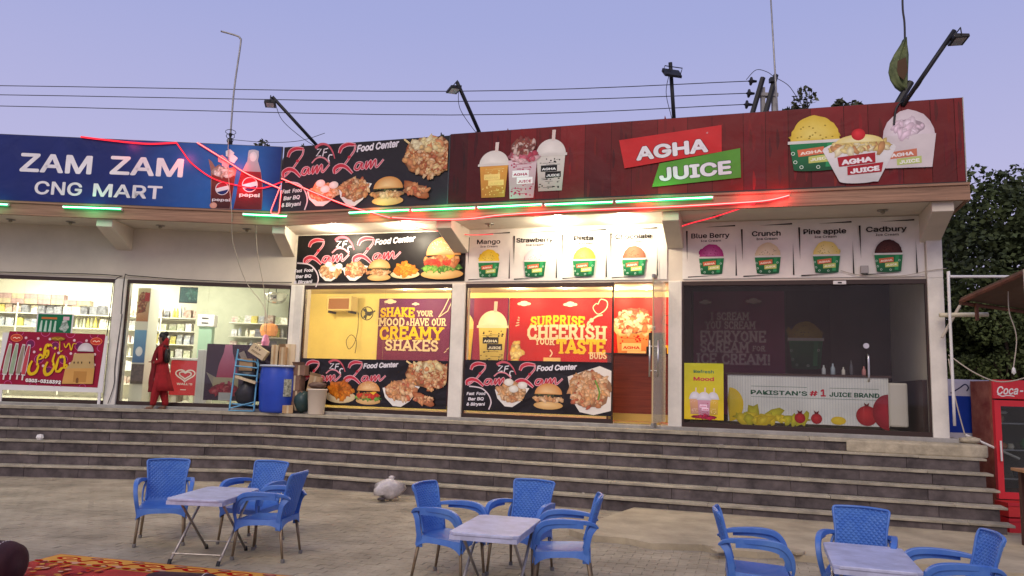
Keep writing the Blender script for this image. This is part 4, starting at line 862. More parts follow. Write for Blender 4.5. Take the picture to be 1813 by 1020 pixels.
obj('body', B(0,.66,0,.7,1.40,2.14), cm('freezer_red', (.62,.03,.035), .4), t, bevel=.015); obj('lid', B(-.01,.67,-.02,.72,2.141,2.19), M_white, t, bevel=.008); obj('foot', B(.05,.15,.05,.15,1.22,1.40), M_shelf, t); obj('foot', B(.5,.6,.05,.15,1.22,1.40), M_shelf, t)
p = Pr(t, d0=.004); wh = (244,236,228)
for k, r in enumerate((1, .62)):
    pts = []
    for i in range(41):
        a = -pi/2+2*pi*i/40; hx = 16*sin(a+pi/2)**3; hy = 13*cos(a+pi/2)-5*cos(2*(a+pi/2))-2*cos(3*(a+pi/2))-cos(4*(a+pi/2)); pts.append((.32+hx*.0125*r, 1.83+hy*.0088*r))
    p.stroke(pts, .026, wh, sm=False)
p.text("WALL'S", .16, 1.62, .055, wh, width=.32, bold=.03); p.rect(.24,1.51,.36,1.525,wh); p.flush('heart_lettering')
t = board('window_poster', 'dark purple poster with a pink bottle low in the second mart window', 'L', -1.72, -.13, 1.34, 2.47, -.05, .006, M_black, cat='poster', struts=False)
p = Pr(t); p.rect(-1.718,1.342,-.132,2.468,(58,36,60)); p.grad([(-1.5,1.75),(-1.05,1.75),(-1.12,2.05),(-1.2,2.3),(-1.22,2.46),(-1.36,2.46),(-1.38,2.3),(-1.46,2.05)], (176,40,76),(214,140,170),1)
p.poly([(-1.08,2.3),(-.98,2.35),(-.78,1.95),(-.55,1.88),(-.6,1.8),(-.85,1.82)], (176,160,150)); p.poly([(-1.7,1.9),(-1.5,1.8),(-1.35,1.5),(-1.5,1.55)], (160,150,130)); p.rect(-1.55,1.55,-1.05,1.8,(176,166,130)); p.heap(-1.3,1.55,.28,.12,[(170,40,60),(200,110,110),(140,20,50)],40,.05,5); p.rect(-1.42,1.345,-1.18,1.5,(190,190,190)); p.flush('bottle_picture')
t = thing('white_cabinet', 'slim white cabinet standing inside the glass between freezer and purple poster', 'cabinet', W('L', -2.05, -.5, 0), AL); obj('cabinet_body', B(0,.24,0,.4,1.25,2.36), M_white, t, bevel=.01); obj('cabinet_door', B(.01,.23,-.012,-.001,1.5,2.33), M_white, t)
t = board('window_poster', 'small green kulfi poster hanging behind the pink kulfi banner', 'L', -5.08, -4.36, 2.3, 2.97, .03, .006, M_white, cat='poster', struts=False)
p = Pr(t); p.rect(-5.05,2.3,-4.39,2.95,(10,110,72)); p.rect(-4.98,2.85,-4.68,2.89,(200,110,50)); p.rect(-4.56,2.84,-4.44,2.91,(220,180,190))
for i in range(4): p.stroke([(-4.98+i*.09,2.6),(-4.97+i*.09,2.82)], lambda t_: .055*(1-.5*t_), (190,220,200))
p.heap(-4.52,2.72,.07,.1,[(190,200,190),(160,190,170)],14,.03,5); p.flush('kulfi_picture')
# small clutter of the mart floor seen low in the windows
for k, (s, o, w_, h_, z, c, lb) in enumerate(((-3.30,-.8,.34,.42,1.25,(.62,.60,.42),'pale green sack on the floor at the left of the second mart window'), (-2.98,-1.2,.36,.28,1.25,(.55,.53,.4),'white round badge box on the floor left of the red freezer'), (-2.98,-1.2,.34,.2,1.54,(.12,.45,.25),'bright green pack on top of the badge box'), (-3.0,-1.6,.4,.2,1.80,(.45,.48,.22),'olive green pack higher up left of the person'))):
    tag(obj('pack', B(0,w_,0,.3,0,h_), cm('pack_surface', c, noise=.3, nscale=8), loc=W('L', s, o, z), rz=AL, bevel=.03), lb, 'pack')
# pink kulfi banner on a white frame
t = board('kulfi_banner', 'pink kulfi banner in a white frame standing before the first mart window', 'L', -5.62, -3.60, 1.43, 2.55, .16, .03, M_white, cat='banner', struts=False)
obj('leg', B(-3.68,-3.63,.002,.03,1.205,1.43), M_white, t); obj('leg', B(-5.56,-5.51,.002,.03,1.205,1.43), M_white, t)
T = lambda X, Y: (-5.70+X*.00138, 2.63-Y*.00133+X*.00005)
p = Pr(t); p.poly([T(150,45),T(1490,95),T(1450,885),T(60,822)], (150,16,52)); rg = random.Random(8)
def TP(X, Y): return T(X, Y)
for X, Y, r in ((650,60,65),(1000,80,65),(1330,100,60),(460,235,62),(805,260,55),(1140,270,65),(600,460,65),(940,470,60),(750,640,65),(210,830,55),(560,850,55),(895,870,50),(1240,880,50),(1440,300,50),(160,250,50),(300,60,50),(90,640,40)):
    x, y = T(X, Y); a0, a1 = (pi, 2*pi) if Y < 115 else (0, pi) if Y > 820 else (pi/2, 1.5*pi) if X > 1400 else (-pi/2, pi/2) if X < 180 else (0, 2*pi)
    p.ring(x, y, r*.0013, .010, (206,90,150), a0, a1); 
    if a1-a0 > 6: p.ell(x, y, r*.0011, r*.0011, (112,30,84), n=14)
p.flush('backdrop_print')
for X, Y in ((390,145),(560,155),(725,165),(1065,185),(1235,190),(525,355),(865,370),(1035,380),(670,560),(1100,390),(1370,395),(1040,530),(1380,550)): p.ell(*T(X,Y), .027, .027, (226,180,190), (240,214,214), n=10)
for X, Y in ((262,145),(1375,200)): p.ell(*T(X,Y), .118, .078, (200,60,40)); p.ring(*T(X,Y), .11, .008, (240,150,100), ry=.07); p.stroke([T(X-50,Y+5),T(X-20,Y-8),T(X,Y+8),T(X+30,Y-5),T(X+50,Y+6)], .014, (246,220,190))
for X, h0, h1, c in ((180,230,690,(168,176,150)),(270,225,690,(150,172,140)),(365,240,690,(150,140,120)),(440,245,700,(190,70,80))):
    p.stroke([T(X+10,h0),T(X-10,450),T(X-30,h1)], lambda t_: .10*(.55+.45*min(1,t_*2))*(1 if t_<.9 else .8), (214,204,200)); p.stroke([T(X+10,h0+20),T(X-10,450),T(X-30,h1-15)], lambda t_: .075*(.5+.5*min(1,t_*2)), c); p.stroke([T(X-32,h1),T(X-36,h1+70)], .03, (220,210,200))
p.flush('kulfi_picture'); y1, y2 = (226,186,20), (244,220,60)
def nas(pts, wd=.045): p.stroke([T(*a) for a in pts], lambda t_: wd*(.35+.9*sin(pi*min(1,t_*.85+.12))), y1)
nas([(515,485),(485,560),(480,640),(520,680),(580,650),(605,570),(590,520)], .05); nas([(590,520),(585,450),(610,400),(640,410),(650,445),(600,470)], .035); nas([(665,450),(672,330),(690,255),(720,240)], .04); nas([(690,450),(725,400),(720,340),(690,350),(690,400),(720,400)], .035); nas([(700,265),(740,250),(770,275)], .035)
nas([(730,500),(700,580),(700,640),(730,690),(790,660),(825,580),(815,520)], .05); nas([(815,520),(800,480),(820,370)], .035); nas([(850,630),(860,540),(880,430)], .04); nas([(850,640),(900,640),(930,600),(960,590)], .045); nas([(965,600),(965,500),(955,420)], .035); nas([(960,590),(1000,590),(995,550),(960,560)], .035); nas([(885,430),(920,415),(960,430)], .03)
for X, Y in ((615,318),(590,535),(815,300),(815,540),(905,432),(945,432),(720,262)): p.ell(*T(X,Y), .026, .03, y1, y2, n=8)
nas([(870,200),(880,330),(900,350),(920,330)], .018); nas([(930,230),(960,290),(1000,230),(1040,330),(1060,240),(1110,240)], .02); p.ell(*T(840,160), .14, .04, (150,110,30)); p.stroke([T(760,165),T(800,150),T(840,170),T(880,150),T(920,170)], .016, (196,156,50))
p.text('0303-0318392', *T(458,790), .082, (240,232,226), width=.665, bold=.05, rot=-.035, outline=(60,10,30), ow=.03)
p.flush('lettering')
p.poly([T(985,600),T(1390,600),T(1385,830),T(960,825)], (206,156,84)); p.poly([T(1075,480),T(1370,480),T(1390,600),T(1000,600)], (190,160,104)); p.poly([T(1085,380),T(1365,380),T(1370,500),T(1075,500)], (196,164,110)); p.ell(*T(1240,350), .155, .17, (200,190,190), (232,226,226), a0=0, a1=pi)
p.rect(*T(1110,640), T(1290,815)[0], T(1290,640)[1]-.22, (182,132,66)); p.poly([T(1150,815),T(1150,750),T(1165,735),T(1185,750),T(1185,815)], (120,80,40))
for X in (1100,1155,1205,1315): p.ell(*T(X,515), .012, .024, (60,40,30), n=8)
p.flush('monument_picture')

# ---------------------------------------------------------------- things on the platform
M_bluem = mat('sky_blue_painted_steel', (.12,.34,.52), .5, noise=.15, nscale=10)
t = thing('hand_truck', 'sky blue steel hand truck loaded with junk beside the blue drum', 'hand truck', W('L', -.80, .33, P), AL)
for x in (-.235, .215): obj('rail', MB().tube(smoothpath([(x*1.05,-.08,.02),(x,-.0,.6),(x*.97,.06,.92),(x*.8,.1,1.03)] if x > 0 else [(x*1.05,-.08,.02),(x,0,.6),(x*.95,.05,1.0),(x*.9,.08,1.22)]), .017, 8), M_bluem, t, smooth=True)
for z in (.86, .70, .12): obj('crossbar', MB().tube([(-.23,.0,z+.03),(.21,.0,z)], .015, 8), M_bluem, t)
obj('top_bar', MB().tube(smoothpath([(-.22,.06,1.02),(.0,.07,.99),(.15,.08,.98),(.2,.07,.9)]), .017, 8), M_bluem, t, smooth=True); obj('toe_plate', B(-.25,.23,-.14,.06,.015,.03), M_bluem, t); obj('brace', MB().tube([(-.25,-.1,.06),(.22,.0,.2)], .014, 6), M_bluem, t)
M_card = mat('brown_cardboard', (.42,.27,.14), .85, noise=.14, nscale=6); M_cardd = mat('dull_cardboard', (.20,.115,.08), .85, noise=.2, nscale=6); M_cardp = mat('pale_cardboard', (.55,.44,.28), .85, noise=.12, nscale=5)
M_tyre = mat('black_plastic_sheet', (.03,.03,.035), .35, noise=.3, nscale=5, bump=.8, bscale=10)
def lump(name, r, m, loc, rz, label, cat, seed=1, sub=2, squash=(1,1,1), wob=.25, kind=None):
    rg = random.Random(seed); a = MB(); n = 12
    rings = []
    for i in range(7):
        ph = pi*i/6; z = -cos(ph)*r*squash[2]; rr = max(.12, sin(ph))*r
        rings.append([(rr*squash[0]*cos(2*pi*j/n)*(1+rg.uniform(-wob, wob)), rr*squash[1]*sin(2*pi*j/n)*(1+rg.uniform(-wob, wob)), z*(1+rg.uniform(-wob, wob)*.5)) for j in range(n)])
    lo = min(p[2] for q in rings for p in q); rings = [[(p[0], p[1], p[2]-lo) for p in q] for q in rings]; a.rings(rings)
    o = obj(name, a, m, loc=loc, rz=rz, smooth=True); return tag(o, label, cat)
lump('plastic_sack', .24, M_tyre, W('L', -.79, .20, P+.06), AL, 'black plastic sack slumped low on the hand truck', 'sack', 3, squash=(.9,.5,1.1))
lump('plastic_sack', .18, M_tyre, W('L', -.80, .20, P+.60), AL, 'dark folded sack wedged across the middle of the hand truck', 'sack', 5, squash=(1.1,.5,.6))
tag(obj('flat_carton', B(-.2,.22,-.12,.12,0,.05), M_cardp, loc=W('L', -.80, .30, P+.60), rot=(0,.28,AL), bevel=.004), 'flattened pale carton lying tilted across the hand truck', 'carton')
tag(obj('carton', B(-.14,.12,-.1,.1,0,.24), M_card, loc=W('L', -.83, .15, P+.80), rz=AL, bevel=.004), 'orange brown carton standing upright behind the hand truck rails', 'carton')
t = thing('carton', 'tilted carton with printed letters balanced on the drum and hand truck', 'carton', W('L', -.58, .32, P+1.04), AL)
o = obj('box_body', B(-.17,.17,-.1,.1,-.1,.1), M_cardp, t, rot=(0,.55,0), bevel=.004, loc=(0,0,.14)); pr = Pr(o, d0=.104); pr.rect(-.09,.03,-.075,.07,(60,40,30)); pr.stroke([(-.03,.065),(-.055,.05),(-.03,.035)],.01,(60,40,30)); pr.stroke([(.0,.065),(.015,.035),(.03,.065)],.01,(60,40,30)); pr.rect(-.12,-.03,.1,-.02,(90,70,50)); pr.rect(-.12,-.05,.06,-.042,(90,70,50)); pr.v and pr.flush('lettering')
# blue drum
M_drum = mat('blue_drum_plastic', (.018,.06,.42), .32, noise=.08, nscale=3, spec=.5)
t = thing('plastic_drum', 'big blue plastic drum on the platform before the mart window', 'drum', W('L', -.185, .26, P), AL)
t.scale = (1.09, 1.09, 1); obj('drum_body', MB().lathe([(.26,0),(.285,.02),(.30,.06),(.305,.2),(.315,.24),(.325,.45),(.325,.6),(.315,.8),(.305,.84),(.305,.88),(.30,.90),(.0,.90)], n=32), M_drum, t, smooth=True, bevel=0)
obj('rim', MB().lathe([(.30,.895),(.335,.89),(.338,.925),(.30,.93),(.285,.90)], n=32), mat('pale_rim', (.45,.5,.6), .4), t, smooth=True)
p = Pr(t, d0=.0); lab = MB()
for i in range(5):
    a = .55+.1*i; lab.add([(.329*sin(a), -.329*cos(a), .32), (.329*sin(a+.1), -.329*cos(a+.1), .32), (.329*sin(a+.1), -.329*cos(a+.1), .66), (.329*sin(a), -.329*cos(a), .66)], [(0,1,2,3)])
obj('paper_label', lab, mat('worn_label', (.22,.26,.30), .6, noise=.9, nscale=22, col2=(.5,.52,.42)), t)
# cartons on and behind the drum
def carton(label, wing, s, off, z, dx, dy, dz, m, rot=0, tilt=0, flap=True):
    t = thing('carton', label, 'carton', W(wing, s, off, z), ANG(wing)+rot); t.rotation_euler = (0, tilt, ANG(wing)+rot)
    obj('box_body', B(-dx/2,dx/2,-dy/2,dy/2,0,dz), m, t, bevel=.004); obj('tape', B(-.02,.02,-dy/2-.0012,-dy/2-.0004,dz*.0+.002,dz-.002), M_cardp if m is not M_cardp else M_card, t)
    if flap: obj('flap', MB().add([(-dx/2,-dy/2,dz),(dx/2,-dy/2,dz),(dx/2,-dy/2-.05,dz+.06),(-dx/2,-dy/2-.05,dz+.06)], [(0,1,2,3)]), m, t)
    return t
carton('tall narrow pale carton standing on the drum', 'L', -.30, .2, P+.93, .13, .12, .40, M_cardp, .1, flap=False)
carton('small yellow brown carton on the drum beside the tall narrow one', 'L', -.13, .2, P+.93, .13, .14, .36, M_card, -.1)
carton('cream upright cardboard sheet box against the corner pillar', 'L', -.02, .12, P+.06, .20, .06, 1.30, mat('cream_board', (.60,.48,.33), .8), 0, flap=False)
carton('brown carton on top of the stack right of the drum', 'R', .36, .22, P+.74, .26, .18, .20, M_cardd, .1)
carton('brown carton in the middle of the stack right of the drum', 'R', .30, .22, P+.44, .22, .2, .295, M_cardd, -.05, flap=False)
carton('brown carton at the bottom of the stack right of the drum', 'R', .34, .20, P+.055, .26, .22, .38, M_cardd, .03, flap=False)
carton('torn open brown carton leaning behind the white bucket', 'R', .62, .16, P+.42, .24, .12, .32, M_card, .15, .2)
lump('dark_bag', .2, mat('dark_green_bag', (.03,.06,.06), .4), W('R', .47, .26, P+.0), AR, 'dark green bag between the drum and the white bucket', 'bag', 8, squash=(.8,.7,1))
carton('small brown carton on the platform edge below the drum', 'R', .24, .40, P+.0, .20, .16, .155, M_card, .5, flap=False)
t = thing('pastry_box', 'flat pink and white box on the platform edge before the drum', 'box', W('L', -.20, .41, P), AL); obj('box_body', B(-.165,.165,-.06,.06,0,.105), mat('pink_box', (.75,.30,.33), .5, noise=.3, nscale=7), t, bevel=.004); obj('label_patch', B(-.02,.10,-.0615,-.0605,.03,.09), M_white, t)
t = thing('bucket', 'white plastic bucket with rubbish heaped on top by the pillar', 'bucket', W('R', .83, .34, P), AR)
obj('bucket_body', MB().lathe([(.145,0),(.15,.01),(.185,.46),(.195,.465),(.195,.49),(.175,.49),(.16,.3),(0,.3)], n=28), mat('off_white_bucket', (.66,.57,.46), .45), t, smooth=True)
lump('rubbish_bag', .16, mat('brown_bag', (.12,.07,.055), .5), W('R', .82, .34, P+.47), AR, 'brown crumpled rubbish heaped on the white bucket', 'rubbish', 11, squash=(1.1,1,.45))
# ---------------------------------------------------------------- plastic chairs and tables
M_chair = bpy.data.materials.new('blue_chair_plastic'); M_chair.use_nodes = True; n_ = M_chair.node_tree; Bs = n_.nodes['Principled BSDF']
Bs.inputs['Base Color'].default_value = (.035,.14,.56,1); Bs.inputs['Roughness'].default_value = .38; Bs.inputs['Specular IOR Level'].default_value = .5
tcn = n_.nodes.new('ShaderNodeTexCoord'); nn = n_.nodes.new('ShaderNodeTexNoise'); nn.inputs['Scale'].default_value = 5; n_.links.new(tcn.outputs['Object'], nn.inputs['Vector'])
rmp = n_.nodes.new('ShaderNodeValToRGB'); nn.inputs['Detail'].default_value = 8; nn.inputs['Roughness'].default_value = .7; rmp.color_ramp.elements[0].position = .35; rmp.color_ramp.elements[1].position = .72; rmp.color_ramp.elements[0].color = (.04,.135,.47,1); rmp.color_ramp.elements[1].color = (.10,.225,.53,1); n_.links.new(nn.outputs[0], rmp.inputs[0]); n_.links.new(rmp.outputs[0], Bs.inputs['Base Color'])
M_leg = mat('tan_metal_leg', (.21,.155,.095), .45, metal=.35, noise=.3, nscale=9); M_cap = mat('grey_foot_cap', (.16,.15,.14), .7)
def sweep(pts, w_, h_, n=5):
    """flat band swept along a path; w_ across (x), h_ thick"""
    pts = smoothpath(pts, n); mb = MB(); rs = []
    for i, q in enumerate(pts):
        d = (pts[min(i+1, len(pts)-1)]-pts[max(i-1, 0)]).normalized(); side = Vector((1,0,0)); side = (side-d*side.dot(d)).normalized(); up = d.cross(side); t_ = i/(len(pts)-1)
        ww = w_(t_)/2 if callable(w_) else w_/2; hh = h_(t_)/2 if callable(h_) else h_/2
        rs.append([q-side*ww-up*hh, q+side*ww-up*hh, q+side*ww+up*hh, q-side*ww+up*hh])
    return mb.rings(rs)
def make_chair(label):
    t = thing('plastic_chair', label, 'chair', (0,0,0), 0, 'blue plastic armchairs round the yard tables')
    # seat: dished slab with a curved apron
    s_ = MB(); N = 10
    def sz(u, v): return .395-.022*(1-u*u)*(1-v*v)+.012*v
    top = [[(.235*u*(1-.06*(v+1)/2), .23*v, sz(u, v)) for u in [i/N*2-1 for i in range(N+1)]] for v in [j/N*2-1 for j in range(N+1)]]
    for j in range(N):
        for i in range(N):
            q = [top[j][i], top[j][i+1], top[j+1][i+1], top[j+1][i]]; s_.add(q, [(0,1,2,3)]); s_.add([(a, b, c-.018) for a, b, c in q], [(3,2,1,0)])
    for u0 in range(N):                        # front and rear apron with an arch
        for vv, sg in ((0, -1), (N, 1)):
            a, b = top[vv][u0], top[vv][u0+1]; da = .045+.05*(u0/N*2-1)**4; db = .045+.05*((u0+1)/N*2-1)**4; o_ = .008*sg
            s_.add([(a[0],a[1]+o_,a[2]+.002),(b[0],b[1]+o_,b[2]+.002),(b[0],b[1]+o_*2,b[2]-db),(a[0],a[1]+o_*2,a[2]-da)], [(0,1,2,3)])
            s_.add([(a[0],a[1]-o_,a[2]-.01),(b[0],b[1]-o_,b[2]-.01),(b[0],b[1]+o_,b[2]-db),(a[0],a[1]+o_,a[2]-da)], [(3,2,1,0)])
    for sg in (-1, 1):
        ii = 0 if sg < 0 else N
        for j in range(N):
            a, b = top[j][ii], top[j+1][ii]; da = .05+.06*(j/N*2-1)**4; db = .05+.06*((j+1)/N*2-1)**4
            s_.add([a, b, (b[0]+.012*sg,b[1],b[2]-db), (a[0]+.012*sg,a[1],a[2]-da)], [(0,1,2,3)])
    so_ = obj('seat', s_, M_chair, t, smooth=False); sm = so_.modifiers.new('shell', 'SOLIDIFY'); sm.thickness = .007
    # backrest: flared panel of raised diamonds
    b_ = MB(); NU, NV = 20, 22; g_ = []
    def bp(u, v, dz=0):
        hw = .185+.05*max(0, v-.45)**1.2*1.6+.012*(1-v); z = .40+.45*v-.014*abs(u)**4*(1 if v > .9 else 0); y = .215+.12*v+.035*max(0, v-.85)*4*.3+.035*(u*u) *-1
        return (hw*u, y+dz, z)
    for j in range(NV+1):
        row = []
        for i in range(NU+1):
            u = i/NU*2-1; v = j/NV; edge_ = abs(u) > .93 or v > .96 or v < .05
            k = 0 if edge_ else (-.007 if (i+j) % 2 == 0 else .004); row.append(bp(u, v, k-(.004 if edge_ else 0)))
        g_.append(row)
    for j in range(NV):
        for i in range(NU):
            q = [g_[j][i], g_[j][i+1], g_[j+1][i+1], g_[j+1][i]]
            b_.add(q, [(0,1,2),(0,2,3)] if (i+j) % 2 else [(0,1,3),(1,2,3)])
    bo = obj('backrest', b_, M_chair, t); sm = bo.modifiers.new('shell', 'SOLIDIFY'); sm.thickness = .012
    rim = [bp(-1,.05,-.004),bp(-1,.3,-.004),bp(-1,.6,-.004),bp(-1,.85,-.006),bp(-.97,.985,-.008),bp(-.8,1.0,-.008),bp(0,1.0,-.008),bp(.8,1.0,-.008),bp(.97,.985,-.008),bp(1,.85,-.006),bp(1,.6,-.004),bp(1,.3,-.004),bp(1,.05,-.004)]
    obj('back_rim', MB().tube(smoothpath(rim, 4), .011, 7), M_chair, bo, smooth=True)
    for sg in (-1, 1):
        arm = sweep([(sg*.19,.30,.60),(sg*.225,.24,.635),(sg*.262,.10,.648),(sg*.275,-.06,.648),(sg*.275,-.165,.625),(sg*.268,-.225,.56),(sg*.252,-.245,.47),(sg*.235,-.235,.385),(sg*.225,-.225,.33)], lambda q: .05-.012*q, lambda q: .018+.030*sin(pi*min(1,q*1.2)))
        ao = obj('armrest', arm, M_chair, t, bevel=.006)
        ap = sweep([(sg*.205,.275,.61),(sg*.228,.235,.55),(sg*.232,.215,.46),(sg*.225,.205,.38),(sg*.215,.205,.30)], .016, lambda q: .06-.012*sin(pi*q))
        obj('arm_panel', ap, M_chair, ao, bevel=.004)
        fp = sweep([(sg*.273,.18,.628),(sg*.281,.0,.63),(sg*.281,-.14,.605),(sg*.270,-.205,.54),(sg*.25,-.225,.45)], .012, .066)
        obj('arm_skirt', fp, M_chair, ao)
    for sx_ in (-1, 1):
        for a, b in (((sx_*.215,-.215,.36),(sx_*.235,-.245,.0)), ((sx_*.205,.215,.36),(sx_*.225,.275,.0))):
            l = obj('leg', MB().tube([a, b], .018, 8, r2=.012), M_leg, t, smooth=True)
            obj('foot_cap', MB().lathe([(.019,0),(.02,.03),(.015,.035)], (b[0], b[1], 0), 10), M_cap, l)
    return t
first = make_chair('blue plastic armchair at the far left of the left table, facing the camera')
def place(t, x, y, yaw): t.location = (x, y, 0.0); t.rotation_euler = (0, 0, R(yaw))
place(first, -3.72, 8.62, 20)
for x, y, yw, lb in ((-2.79, 8.75, -18, 'blue plastic armchair behind the left table, its back to the steps'), (-2.41, 8.08, -97, 'blue plastic armchair right of the left table, seen from its side'),
                     (-.50, 7.40, 66, 'blue plastic armchair left of the middle table, turned towards it'), (.16, 7.70, -25, 'blue plastic armchair behind the middle table, its back to the steps'),
                     (.52, 7.03, -96, 'blue plastic armchair right of the middle table, seen from its side'), (2.03, 6.37, 76, 'blue plastic armchair left of the right table, turned away from the middle group'),
                     (2.87, 6.45, -30, 'blue plastic armchair behind the right table, its back to the steps'), (3.17, 5.70, -102, 'blue plastic armchair at the right edge, facing left towards the right table')):
    copytree(first, (x, y, 0), R(yw), lb, 'blue plastic armchairs round the yard tables')
M_top = mat('lilac_white_table_plastic', (.43,.45,.60), .4, noise=.24, nscale=6); M_tleg = mat('worn_chrome_leg', (.34,.31,.28), .4, metal=.6, noise=.3, nscale=10)
def make_table(label):
    t = thing('folding_table', label, 'table', (0,0,0), 0, 'folding tables in the yard')
    c = .045; pts = [(-.285+c,-.46),(.285-c,-.46),(.285,-.46+c),(.285,.46-c),(.285-c,.46),(-.285+c,.46),(-.285,.46-c),(-.285,-.46+c)]
    tp = obj('tabletop', MB().prism(pts, .600, .625), M_top, t, bevel=.006); obj('edge_skirt', MB().box(-.275,.275,-.452,-.44,.565,.601).box(-.275,.275,.44,.452,.565,.601).box(-.277,-.265,-.439,.439,.565,.601).box(.265,.277,-.439,.439,.565,.601), M_top, tp)
    for sx_ in (-1, 1):
        for a in (-1, 1):
            x = sx_*(.225+.0*a+(.014 if a > 0 else -.014)); l = obj('leg', MB().tube([(x, a*.33, .598), (x, -a*.36, .012)], .013, 8), M_tleg, t, smooth=True)
            obj('foot_cap', MB().tube([(x, -a*.345, .04), (x, -a*.365, .0)], .019, 8), M_black, l)
    for a in (-1, 1): obj('crossbar', MB().tube([(-.24, a*.315, .09), (.24, a*.315, .09)], .008, 6), M_tleg, t)
    obj('hinge_bracket', MB().box(-.12,.12,-.43,-.36,.56,.599), M_black, t)
    return t
tb = make_table('lilac white folding table of the left chair group'); tb.location = (-2.93, 7.98, 0); tb.rotation_euler = (0, 0, R(-4))
copytree(tb, (-.06, 6.66, 0), R(-14), 'lilac white folding table of the middle chair group'); copytree(tb, (2.68, 5.84, 0), R(-18), 'lilac white folding table of the right chair group, cut by the picture edge')

# ---------------------------------------------------------------- rope lights on the canopy
E_red = emis('red_rope_glow', (1, .03, .05), 1.5); E_redc = emis('red_rope_core', (1, .17, .15), 4.5); E_grn = emis('green_tube_glow', (.01, .8, .22), 1.6); E_grnc = emis('green_tube_core', (.55, 1, .80), 6.0)
def rope(label, pts, r=.013, m=E_red, lights=0, e=3):
    wp = smoothpath([W(*a) if isinstance(a[0], str) else Vector(a) for a in pts], 6); c = wp[len(wp)//2]
    o = obj('rope_light', MB().tube([q-c for q in wp], r, 7), E_red, loc=c, smooth=True)
    if m is E_redc: obj('lit_core', MB().tube([q-c+Vector((0,-r*.85,0)) for q in wp], r*.42, 6), E_redc, o, smooth=True)
    tag(o, label, 'rope light', 'red rope lights draped over the signs')
    for i in range(lights):
        q = wp[int((i+.5)*(len(wp)-1)/lights)]; l = bpy.data.lights.new('rope_glow', 'POINT'); l.energy = e*2.2; l.color = (1,.05,.06); l.shadow_soft_size = .1
        lo = bpy.data.objects.new('rope_glow', l); link(lo, o); lo.location = q-c+Vector((0,-.09,-.0))
    return o
O = 1.075
rope('red rope light lying along the top edge of the blue mart sign', [('L',-4.05,O,6.315),('L',-3.75,O,6.29),('L',-3.1,O,6.245),('L',-2.7,O,6.24),('L',-2.24,O,6.285)], r=.017, lights=1, e=2)
rope('red rope light sagging in a deep curve across the soda bottle picture', [('L',-2.24,O,6.28),('L',-2.1,O,6.1),('L',-1.91,O,5.88),('L',-1.52,O,5.62),('L',-1.13,O,5.51),('L',-.59,O,5.45),('L',-.17,O,5.60)], lights=2, e=2.5)
rope('red rope light running straight down from the sign top across the soda glass picture', [('L',-1.84,O+.01,6.30),('L',-1.27,O+.01,5.97),('L',-.82,O+.01,5.71),('L',-.20,O+.01,5.46)], r=.017, m=E_redc, lights=1, e=2.5)
rope('red rope light slanting down across the black food sign to the canopy edge', [('R',.20,O+.01,5.66),('R',.98,O+.01,5.33),('R',1.72,O+.01,5.04),('R',2.2,O+.01,4.90),('R',2.55,O,4.80)], r=.017, m=E_redc, lights=2, e=3)
rope('thin red rope light continuing under the canopy over the food panel', [('R',2.55,O,4.80),('R',2.9,.6,4.70),('R',3.24,.32,4.68),('R',3.8,.25,4.61),('R',4.27,.2,4.62)], r=.007)
rope('short red rope light loop hanging at the joint of the two signs', [('L',-.19,O+.015,5.52),('L',-.27,O+.015,5.25),('L',-.34,O+.015,4.99),('L',-.26,O+.015,4.96),('L',-.19,O+.015,4.98),('L',-.18,O+.015,5.2),('L',-.17,O+.015,5.42)], r=.012, m=E_redc)
rope('long red rope light along the lower canopy edge below the green tubes', [('R',2.6,O,4.80),('R',3.33,O,4.74),('R',4.09,O,4.725),('R',4.82,O,4.775),('R',6.33,O,4.80),('R',7.58,O,4.80),('R',8.81,O,4.825),('R',9.19,O,4.85),('R',9.46,O,4.91)], r=.019, m=E_redc, lights=6, e=3.5)
rope('red rope light stretched back from the canopy edge to the pillar by the dark window', [('R',8.95,O,4.80),('R',8.3,.65,4.70),('R',7.9,.4,4.66),('R',7.62,.2,4.62)], r=.010)
for k, (wg, a, b, lb) in enumerate((('L',-5.9,-5.24,'green light tube on the canopy edge at the far left'), ('L',-4.25,-3.14,'green light tube on the canopy edge below the mart lettering'), ('L',-.88,-.02,'green light tube on the canopy edge at the inner corner'),
        ('R',1.70,2.95,'first green light tube of the long row, nearest the corner'), ('R',2.98,4.22,'second green light tube of the long row'), ('R',4.25,5.45,'third green light tube of the long row'), ('R',5.48,6.68,'fourth green light tube of the long row'), ('R',6.71,8.31,'last green light tube of the long row, over the Chocolate panel'))):
    t = thing('light_tube', lb, 'light tube', W(wg, (a+b)/2, 1.065, 4.925), ANG(wg), 'green light tubes on the canopy edge')
    hl = (b-a)/2-.02; obj('tube', MB().tube([(-hl,-.012,-.004),(hl,-.012,.004 if k % 2 else -.006)], .026, 9), E_grn, t, smooth=True)
    obj('lit_core', MB().tube([(-hl,-.036,-.004),(hl,-.036,.004 if k % 2 else -.006)], .009, 7), E_grnc, t, smooth=True)
    obj('end_cap', MB().tube([(hl,-.012,0),(hl+.018,-.012,0)], .028, 8), M_white, t); obj('end_cap', MB().tube([(-hl-.018,-.012,0),(-hl,-.012,0)], .028, 8), M_white, t)
    l = bpy.data.lights.new('tube_glow', 'POINT'); l.energy = 5*(b-a); l.color = (.05,1,.4); l.shadow_soft_size = .2; lo = bpy.data.objects.new('tube_glow', l); link(lo, t); lo.location = (0,-.16,-.02)

